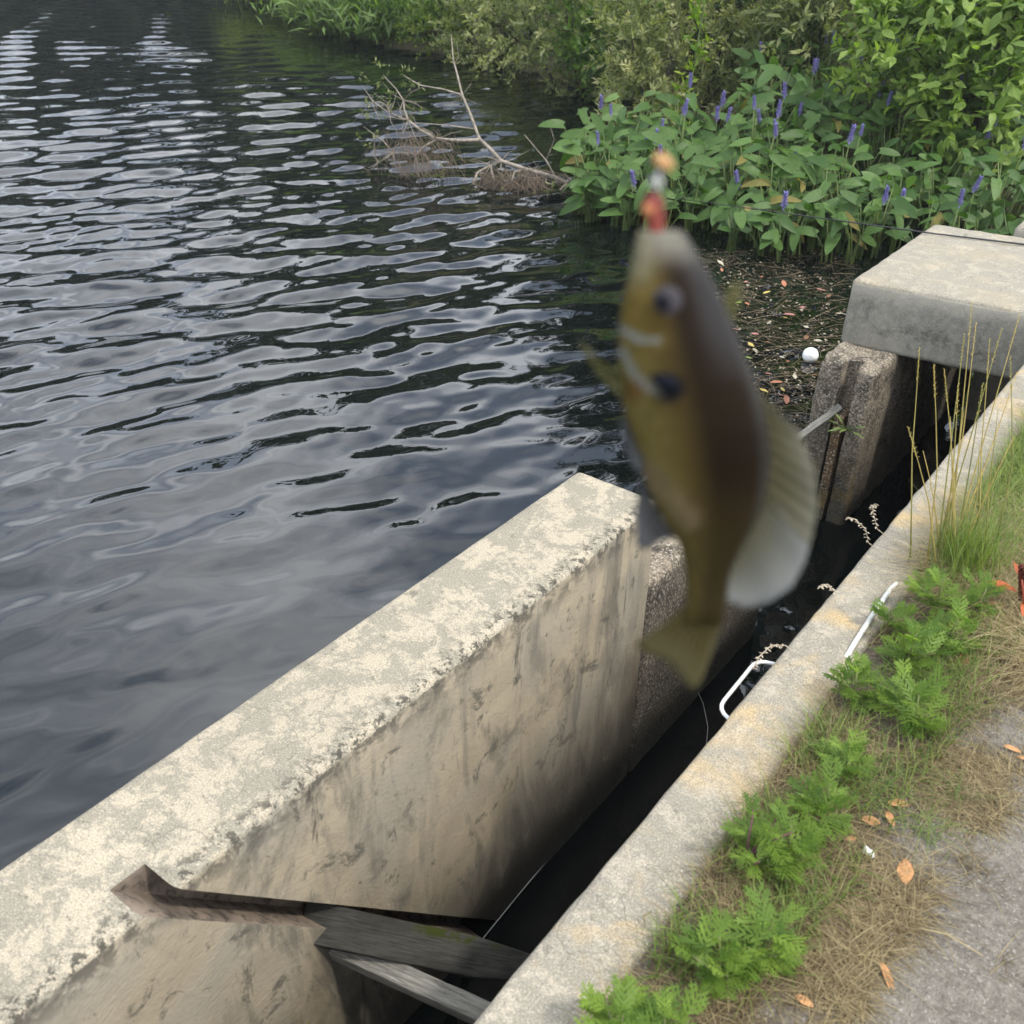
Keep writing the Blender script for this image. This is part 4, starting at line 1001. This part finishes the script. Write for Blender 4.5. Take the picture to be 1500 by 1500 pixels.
# dead leaves on the dirt
M_tan = plain('tan_dead_leaf', (.36, .185, .08), .7, .2, .4, vscale=90)
def ground_leaf(px, L, W, d_px, label, seed, curl=.1, fold=.2):
    p0 = PZ(*px, .008); d = PZ(px[0]+d_px[0], px[1]+d_px[1], .008)-p0
    me_ = blade_mesh('dead_leaf', L, W, ovalp, fold, curl, 9, .05, .5); me_.materials.append(M_tan)
    o = put(me_, 'dead_leaf', Vector(p0), d, (random.gauss(0, .15), random.gauss(0, .15), 1), 1, None); o['label'] = label; o['category'] = 'leaf'
ground_leaf((1325, 1258), .052, .024, (3, 45), 'large tan dead leaf lying flat on the dirt', 1, -.05, .12)
ground_leaf((1288, 1408), .048, .012, (25, 50), 'narrow curled tan dead leaf on bare dirt below the large one', 2, .2, .9)
ground_leaf((1300, 1176), .036, .017, (30, 0), 'tan dead leaf caught in dry grass above the white scrap', 3)
ground_leaf((1262, 1199), .03, .016, (25, 5), 'rust brown dead leaf tucked under a weed', 4)
ground_leaf((1298, 1188), .026, .012, (8, 12), 'small broken tan leaf touching another dead leaf', 5, .3)
ground_leaf((1412, 955), .055, .02, (5, 40), 'rust coloured dead leaf in the matted dry grass', 6)
ground_leaf((1470, 1092), .03, .012, (25, 8), 'tan dead leaf on dirt at the edge of the matted grass', 7)
ground_leaf((1490, 1108), .028, .013, (20, 6), 'second tan dead leaf by the edge of the matted grass', 8)
ground_leaf((1238, 1230), .022, .008, (20, -4), 'tiny orange leaf scrap beside the weeds', 9)
ground_leaf((1165, 1458), .026, .012, (14, 8), 'small orange dead leaf in the dead grass among twigs', 10)
sm = roundbox('scrap', (-.009, -.006, -.003), (.009, .006, .004), .003, .003, .003, [M_white, M_white], seed=3, nfreq=120)
o = link('white_scrap', sm); o.location = PZ(1273, 1248, .006); tag(o, 'small crumpled white scrap on the dirt', 'scrap')
# red stemmed plant
M_red = leafmat('red_leaf', (.20, .05, .02), (.55, .14, .05), .35)
M_redstem = plain('red_stem', (.26, .06, .035), .6, .3, .3)
rp_ = empty('red_plant', PZ(1490, 900, 0)); tag(rp_, 'red stemmed plant with reddish leaves and a dark seed head in dry grass', 'plant')
b2 = MB(); o0 = np.array(rp_.location)
b2.tube(rel([PZ(1490, 900, -.01), PZ(1465, 885, .03), PZ(1440, 905, .02)], o0), [.003, .0025, .001], 5)
b2.tube(rel([PZ(1505, 905, -.01), PZ(1500, 880, .06), PZ(1497, 850, .12)], o0), [.004, .003, .002], 5); b2.build('stem', M_redstem, rp_)
redl = blade_mesh('red_leaf', .045, .012, ovalp, .2, .3, 5, .03, .6); redl.materials.append(M_red)
for px, py, z, d in [(1470, 862, .05, (-1, .2, .1)), (1480, 858, .05, (-1, -.3, .2)), (1490, 868, .06, (-.8, .5, 0)), (1465, 885, .03, (-.8, -.5, 0)), (1497, 850, .1, (-.6, .6, .6)), (1500, 880, .05, (.2, -.9, .1))]:
    put(redl, 'leaf', Vector(PZ(px, py, z)-o0), d, (0, -.3, 1), 1, rp_)
b3 = MB(); M_darkseed = plain('dark_red_seed', (.09, .025, .015), .8, .2, .3)
for k in range(120):
    t = k/120; c_ = Vector(PZ(1499, 885-t*55, .02+.12*t)-o0); a = k*2.4; o_ = Vector((cos(a), sin(a), .3)); b3.tube([c_, c_+o_*.011], [.003, .0015], 4)
b3.build('seed_head', M_darkseed, rp_)

# ------------------------------------------------------------------ the fish on the line
DM, DT = .335, .405                       # camera depth of mouth and of tail tip
def fdepth(y): return DM+(DT-DM)*(y-335)/(1005-335)
def fp(x, y, off=0.0): return PD(x, y, fdepth(y)-off)
F0 = Vector(fp(965, 335))
fish = empty('fish', F0); tag(fish, 'olive brown sunfish hanging head up from the line over the channel', 'fish')
prof = [(336, 937, 996, .30), (345, 933, 1006, .36), (360, 930, 1014, .40), (380, 927, 1026, .42), (405, 922, 1041, .46), (435, 914, 1056, .47), (470, 908, 1071, .46), (510, 906, 1088, .45), (550, 907, 1104, .43), (590, 912, 1117, .41), (630, 921, 1126, .40),
        (670, 933, 1130, .385), (705, 946, 1127, .37), (740, 961, 1119, .36), (770, 978, 1106, .36), (800, 996, 1088, .38), (830, 1003, 1073, .40), (865, 1005, 1064, .40), (895, 1003, 1062, .34), (915, 1002, 1060, .12)]
py_ = np.array([q[0] for q in prof], float); pl = np.array([q[1] for q in prof], float); pr_ = np.array([q[2] for q in prof], float); pt = np.array([q[3] for q in prof])
ys = np.concatenate([[374, 358, 346, 340], np.linspace(337, 360, 8), np.linspace(366, 915, 84)]); NA = 56
shr = np.concatenate([[.25, .55, .74, .86], np.ones(92)])
Vb, colr = [], []
def smooth(a, b, x): t = np.clip((x-a)/(b-a), 0, 1); return t*t*(3-2*t)
def lerp(a, b, t): return np.array(a)*(1-t)+np.array(b)*t
def dseg(x, y, a, b):
    a = np.array(a, float); b = np.array(b, float); q = np.array([x, y]); t = np.clip(((q-a)@(b-a))/((b-a)@(b-a)), 0, 1); return np.hypot(*(q-a-t*(b-a)))
for iy, y in enumerate(ys):
    xl = np.interp(y, py_, pl); xr = np.interp(y, py_, pr_); th = np.interp(y, py_, pt)
    if iy < 4: xl, xr, th = 936.0, 999.0, .36
    c = (xl+xr)/2; hw = (xr-xl)/2*shr[iy]; pxm = fdepth(y)/FPX
    for k in range(NA):
        a = 2*pi*k/NA; ca, sa_ = cos(a), sin(a)
        x = c+hw*math.copysign(abs(ca)**.92, ca); off = hw*2*th*.62*pxm*math.copysign(abs(sa_)**.95, sa_)*(1-.18*ca)
        Vb.append(fp(x, y, off)-np.array(F0)); SK = .56
        u = (x-xl)/(xr-xl+1e-6)
        # colour pattern of the fish, plus grey sky sheen painted on head and back
        belly = (.175, .138, .040); flank = (.080, .055, .016); back = (.018, .010, .0045)
        col = lerp(belly, flank, smooth(.12, .42, u)); col = lerp(col, back, smooth(.36, .6, u)); col = lerp(col, (.07, .07, .065), smooth(.88, .98, u)*.7)
        if y < 560: col = lerp(col, (.052, .050, .052), smooth(.6, .86, u)*(1-smooth(470, 600, y))*.9)
        if y > 690: col = lerp(col, (.05, .038, .011), smooth(690, 820, y)*.7)
        col = lerp(col, (.34, .32, .26), (1-smooth(350, 400, y))*.85*(1-smooth(.75, 1, u)*.6))
        col = lerp(col, (.28, .26, .16), (1-smooth(380, 450, y))*(1-smooth(.1, .4, u))*.8)
        col = lerp(col, (.17, .115, .02), smooth(400, 430, y)*(1-smooth(490, 530, y))*(1-smooth(.3, .5, u))*.6)
        bars = .5+.5*sin((y+u*40)/26.0); col = col*(1-.22*bars*smooth(.35, .6, u)*smooth(560, 620, y))
        col = lerp(col, (.24, .18, .11), smooth(28, 4, dseg(x, y, (950, 690), (1010, 760)))*.55)
        if sa_ > 0:
            for A, B, w_ in (((906, 480), (934, 496), 7), ((934, 496), (962, 500), 6), ((912, 512), (926, 545), 6), ((926, 545), (952, 570), 7), ((952, 570), (980, 584), 6)):
                col = lerp(col, (.30, .34, .34), smooth(w_, 2, dseg(x, y, A, B))*.85)
            col = lerp(col, (.008, .009, .014), smooth(24, 12, np.hypot(x-981, (y-570)*.85)))
            col = lerp(col, (.14, .06, .025), smooth(22, 6, np.hypot(x-930, y-572))*.6)
        if iy < 3: col = np.array((.035, .022, .02))
        colr.append(col*SK)
ny = len(ys); Fb = []
for i in range(ny-1):
    for k in range(NA): Fb.append((i*NA+k, i*NA+(k+1) % NA, (i+1)*NA+(k+1) % NA, (i+1)*NA+k))
Fb.append(tuple(range(NA))[::-1]); Fb.append(tuple((ny-1)*NA+k for k in range(NA)))
me = mesh_py('body', Vb, Fb); ca_ = me.attributes.new('pattern', 'FLOAT_COLOR', 'POINT')
ca_.data.foreach_set('color', np.c_[np.array(colr), np.ones(len(colr))].astype(np.float32).ravel())
def fish_mat():
    k = NM('fish_skin'); at_ = k.n('Attribute', attribute_name='pattern')
    v = k.n('TexVoronoi', Scale=420.0); k.l(k.pos(obj=True), v.inputs['Vector'])
    c = k.mix(k.ramp(v.outputs['Distance'], [(.2, .0), (.8, .3)]), at_.outputs['Color'], (.010, .007, .003))
    return k.done(c, .55, k.bump(v.outputs['Distance'], .2, .0006), .09)
link('body', me, fish_mat(), fish, True)
def fin_mat(name, root_c, tip_c, tr, ray_dark=.45):
    k = NM(name); at_ = k.n('Attribute', attribute_name='tint'); ar_ = k.n('Attribute', attribute_name='ray')
    c = k.mix(at_.outputs['Fac'], root_c, tip_c)
    c = k.mix(k.math('MULTIPLY', ar_.outputs['Fac'], ray_dark), c, tuple(q*.25 for q in root_c))
    k.done(c, .6, None, .12); t_ = k.n('BsdfTranslucent'); k.l(c, t_.inputs[0]); tp = k.n('BsdfTransparent')
    a = k.n('MixShader'); a.inputs[0].default_value = .3; k.l(k.b.outputs[0], a.inputs[1]); k.l(t_.outputs[0], a.inputs[2])
    b = k.n('MixShader'); b.inputs[0].default_value = tr; k.l(a.outputs[0], b.inputs[1]); k.l(tp.outputs[0], b.inputs[2]); k.l(b.outputs[0], k.o.inputs[0])
    return k.m
def fin(name, roots, tips_, mat, off0=0.0, off1=0.0, nray=22, thick=.00035, tintf=None, nseg=6):
    """webbed fin: rays run from the root line to the outer edge; webs between them are thinner"""
    def poly_at(P_, t):
        P_ = np.array(P_, float); d = np.r_[0, np.cumsum(np.hypot(*np.diff(P_, axis=0).T))]; d /= d[-1]; return np.array([np.interp(t, d, P_[:, 0]), np.interp(t, d, P_[:, 1])])
    V, T, F, RY = [], [], [], []; m = nray*4+1
    for side in (1, -1):
        for i in range(m):
            t = i/(m-1); a, b = poly_at(roots, t), poly_at(tips_, t); rayk = .5+.5*cos(2*pi*i/4)
            for j in range(nseg+1):
                s = j/nseg; q = a*(1-s)+b*s; rip = .0006*sin(t*14)*s
                V.append(np.array(fp(q[0], q[1], off0*(1-s)+off1*s+rip+side*thick*(.3+.7*rayk)*(1-.7*s)))-np.array(F0)); T.append(s**1.6); RY.append(rayk*(1-.5*s))
    n1 = m*(nseg+1)
    for sd in (0, 1):
        for i in range(m-1):
            for j in range(nseg):
                a = sd*n1+i*(nseg+1)+j; q = (a, a+nseg+1, a+nseg+2, a+1); F.append(q if sd == 0 else q[::-1])
    edge = [i*(nseg+1)+nseg for i in range(m)]
    for i in range(m-1): F.append((edge[i], edge[i+1], edge[i+1]+n1, edge[i]+n1))
    me = mesh_py(name, V, F); a_ = me.attributes.new('tint', 'FLOAT', 'POINT'); a_.data.foreach_set('value', np.clip(np.array(T), 0, 1).astype(np.float32))
    a_ = me.attributes.new('ray', 'FLOAT', 'POINT'); a_.data.foreach_set('value', np.array(RY, dtype=np.float32))
    return link(name, me, mat, fish, True)
M_fin = fin_mat('dorsal_fin_skin', (.10, .09, .04), (.19, .185, .145), .15, 1.0); M_fin2 = fin_mat('soft_fin_skin', (.09, .085, .05), (.26, .265, .26), .22, .3)
M_tail = fin_mat('tail_fin_skin', (.055, .042, .012), (.105, .095, .045), .12, .5); M_pect = fin_mat('pectoral_skin', (.09, .085, .03), (.10, .10, .04), .4, .3); M_anal = fin_mat('anal_fin_skin', (.05, .05, .05), (.10, .105, .115), .15, .4)
fin('spiny_dorsal_fin', [(1100, 560), (1116, 610), (1122, 665), (1116, 735)], [(1132, 595), (1172, 632), (1193, 690), (1198, 745), (1186, 800)], M_fin, nray=9)
fin('soft_dorsal_fin', [(1120, 715), (1106, 760), (1086, 795), (1070, 822)], [(1189, 785), (1180, 822), (1160, 860), (1125, 884), (1090, 891), (1066, 880)], M_fin2, nray=11)
fin('anal_fin', [(940, 700), (958, 735), (975, 765), (992, 790)], [(936, 705), (931, 750), (933, 800), (948, 806), (968, 792), (990, 786)], M_anal, nray=9)
fin('tail_fin', [(1005, 885), (1020, 900), (1040, 903), (1060, 888)], [(968, 918), (929, 944), (945, 958), (975, 966), (993, 985), (1012, 1012), (1026, 1002), (1045, 950), (1058, 912)], M_tail, nray=14)
fin('pectoral_fin', [(925, 560), (920, 585)], [(900, 545), (870, 516), (846, 494), (858, 520), (880, 553), (908, 580)], M_pect, off0=.004, off1=.010, nray=7)
fin('pectoral_fin', [(1050, 470), (1046, 500)], [(1066, 420), (1080, 408), (1088, 430), (1078, 465)], M_pect, off0=-.010, off1=-.016, nray=6)
fin('pelvic_fin', [(918, 612), (930, 640)], [(908, 615), (914, 650), (932, 692), (944, 690), (940, 660)], M_anal, off0=.004, off1=.006, nray=6)
# eyes, lips, gill flap, gullet
def ball_at(name, x, y, off, rpx, sq, mat, parent=None, seg=24, rot=0.0):
    bm = bmesh.new(); bmesh.ops.create_uvsphere(bm, u_segments=seg, v_segments=seg//2, radius=1)
    me = bpy.data.meshes.new(name); bm.to_mesh(me); bm.free(); o = link(name, me, mat, parent or fish, True)
    r = rpx*fdepth(y)/FPX; X = Vector(MC[:, 0]); Y_ = Vector(MC[:, 1]); Z_ = Vector(MC[:, 2])
    R = Matrix((X, Y_, Z_)).transposed().to_4x4(); loc = Vector(fp(x, y, off))-F0
    o.matrix_local = Matrix.Translation(loc) @ R @ Matrix.Rotation(rot, 4, 'Z') @ Matrix.Diagonal((r*sq[0], r*sq[1], r*sq[2], 1)); return o
M_eye = plain('fish_iris', (.035, .032, .036), .6, .08); M_pupil = plain('fish_pupil', (.005, .005, .008), .5, .05)
for sgn in (1, -1):
    ey = ball_at('eye', 978, 440, sgn*.0150, 21, (1, 1, .36), M_eye)
    pu = ball_at('pupil', 972, 443, 0, 13, (1, 1, 1), M_pupil, ey); pu.matrix_local = Matrix.Translation((-.28, -.14, sgn*.62)) @ Matrix.Diagonal((.62, .62, .5, 1))
b_ = MB(); b_.tube([Vector(fp(x, y, .0168))-F0 for x, y in [(955, 552), (978, 560), (996, 574)]], [.0012, .0032, .0015], 8); b_.build('gill_flap', plain('gill_flap', (.006, .007, .011), .7, .04), fish)
# lure in its mouth, with hook and line
lure = empty('baited_hook', F0); tag(lure, 'red bait and tan float on a hook in the mouth of the fish', 'lure')
M_bait = plain('red_bait', (.20, .045, .035), .6, .2, .35, vscale=120); M_tanb = plain('tan_float', (.40, .225, .10), .6, .2, .2, vscale=150); M_clear = plain('pale_bead', (.26, .26, .24), .5, .2); M_hook = plain('steel', (.45, .45, .47), .3, .5, metal=1.0)
b_ = MB(); b_.tube([Vector(fp(x, y, .001))-F0 for x, y in [(962, 352), (961, 335), (959, 318), (957, 303), (958, 291), (960, 284)]], [.0016, .0026, .0030, .0031, .0028, .0012], 12); b_.build('bait', M_bait, lure)
b_ = MB(); b_.tube([Vector(fp(x, y, .003))-F0 for x, y in [(944, 300), (951, 308), (953, 318)]], [.0008, .0022, .001], 8); b_.build('bait_flake', plain('orange_bait', (.36, .14, .06), .6, .2), lure)
ball_at('bead', 962, 268, 0, 10, (1, 1.25, 1), M_clear, lure)
o = ball_at('float', 972, 238, 0, 17, (1, .62, .62), M_tanb, lure, rot=radians(-38))
b_ = MB(); b_.tube([Vector(fp(x, y, -.001))-F0 for x, y in [(968, 244), (964, 262), (961, 285), (962, 320), (966, 352), (975, 362), (984, 352), (982, 338)]], .0005, 6); b_.build('hook', M_hook, lure)
M_line = NM('clear_line'); M_line.b.inputs['Transmission Weight'].default_value = .9; M_line.done((.8, .85, .85), .1, None, .5)
top = Vector(fp(968, 236))-F0
b_ = MB(); b_.tube([top, top+Vector((0, 0, .9))], .00011, 5); b_.build('line', M_line.m, lure)

# ------------------------------------------------------------------ far wood across the pond (seen mirrored in the water)
r = np.random.default_rng(77); Vs, Fs, Ts, o = [], [], [], 0
path = np.array([(-57, -40), (-59, 0), (-55, 27), (-43, 40), (-28, 38), (-24, 26), (-17, 19)])
d_ = np.r_[0, np.cumsum(np.hypot(*np.diff(path, axis=0).T))]
for i in range(110):
    t = (i+r.uniform(0, .8))/110*d_[-1]; c = np.array([np.interp(t, d_, path[:, 0]), np.interp(t, d_, path[:, 1])])+r.normal(0, 1.5, 2)
    hh = r.uniform(11, 15) if c[0] < -27 else r.uniform(4, 6.5); n = 420
    q = rand_dir(n, r)*r.uniform(.5, 1, (n, 1)); pos = np.c_[c[0]+q[:, 0]*hh*.42, c[1]+q[:, 1]*hh*.42, hh*.48+q[:, 2]*hh*.52-.6]
    V, F, T = leaves_np(pos, rand_dir(n, r), rand_dir(n, r), r.uniform(.9, 1.8, n)*hh/11, r.uniform(.6, 1.1, n)*hh/11, np.clip(r.normal(.45, .25, n), 0, 1))
    Vs.append(V); Fs.append(F+o); Ts.append(T); o += len(V)
tag(link('far_wood', mesh_np('far_wood', np.concatenate(Vs), np.concatenate(Fs), np.concatenate(Ts)), M_dark), 'dark wood along the far shore of the pond', 'wood', kind='stuff')

# ------------------------------------------------------------------ damp summer air over the pond
hz = roundbox('haze', (-300, -300, -3.2), (300, 300, 16.5), .01, 400, 0, [M_soil])
hz.materials.clear(); hm = bpy.data.materials.new('humid_air'); hm.use_nodes = True; ht = hm.node_tree; ht.nodes.clear()
ho = ht.nodes.new('ShaderNodeOutputMaterial'); pv = ht.nodes.new('ShaderNodeVolumePrincipled')
pv.inputs['Color'].default_value = (.93, .97, 1, 1); pv.inputs['Density'].default_value = .0012; pv.inputs['Anisotropy'].default_value = .2
ht.links.new(pv.outputs[0], ho.inputs['Volume']); hz.materials.append(hm)
tag(link('haze', hz), 'thin pale humid haze in the air over the pond', 'haze', kind='stuff')
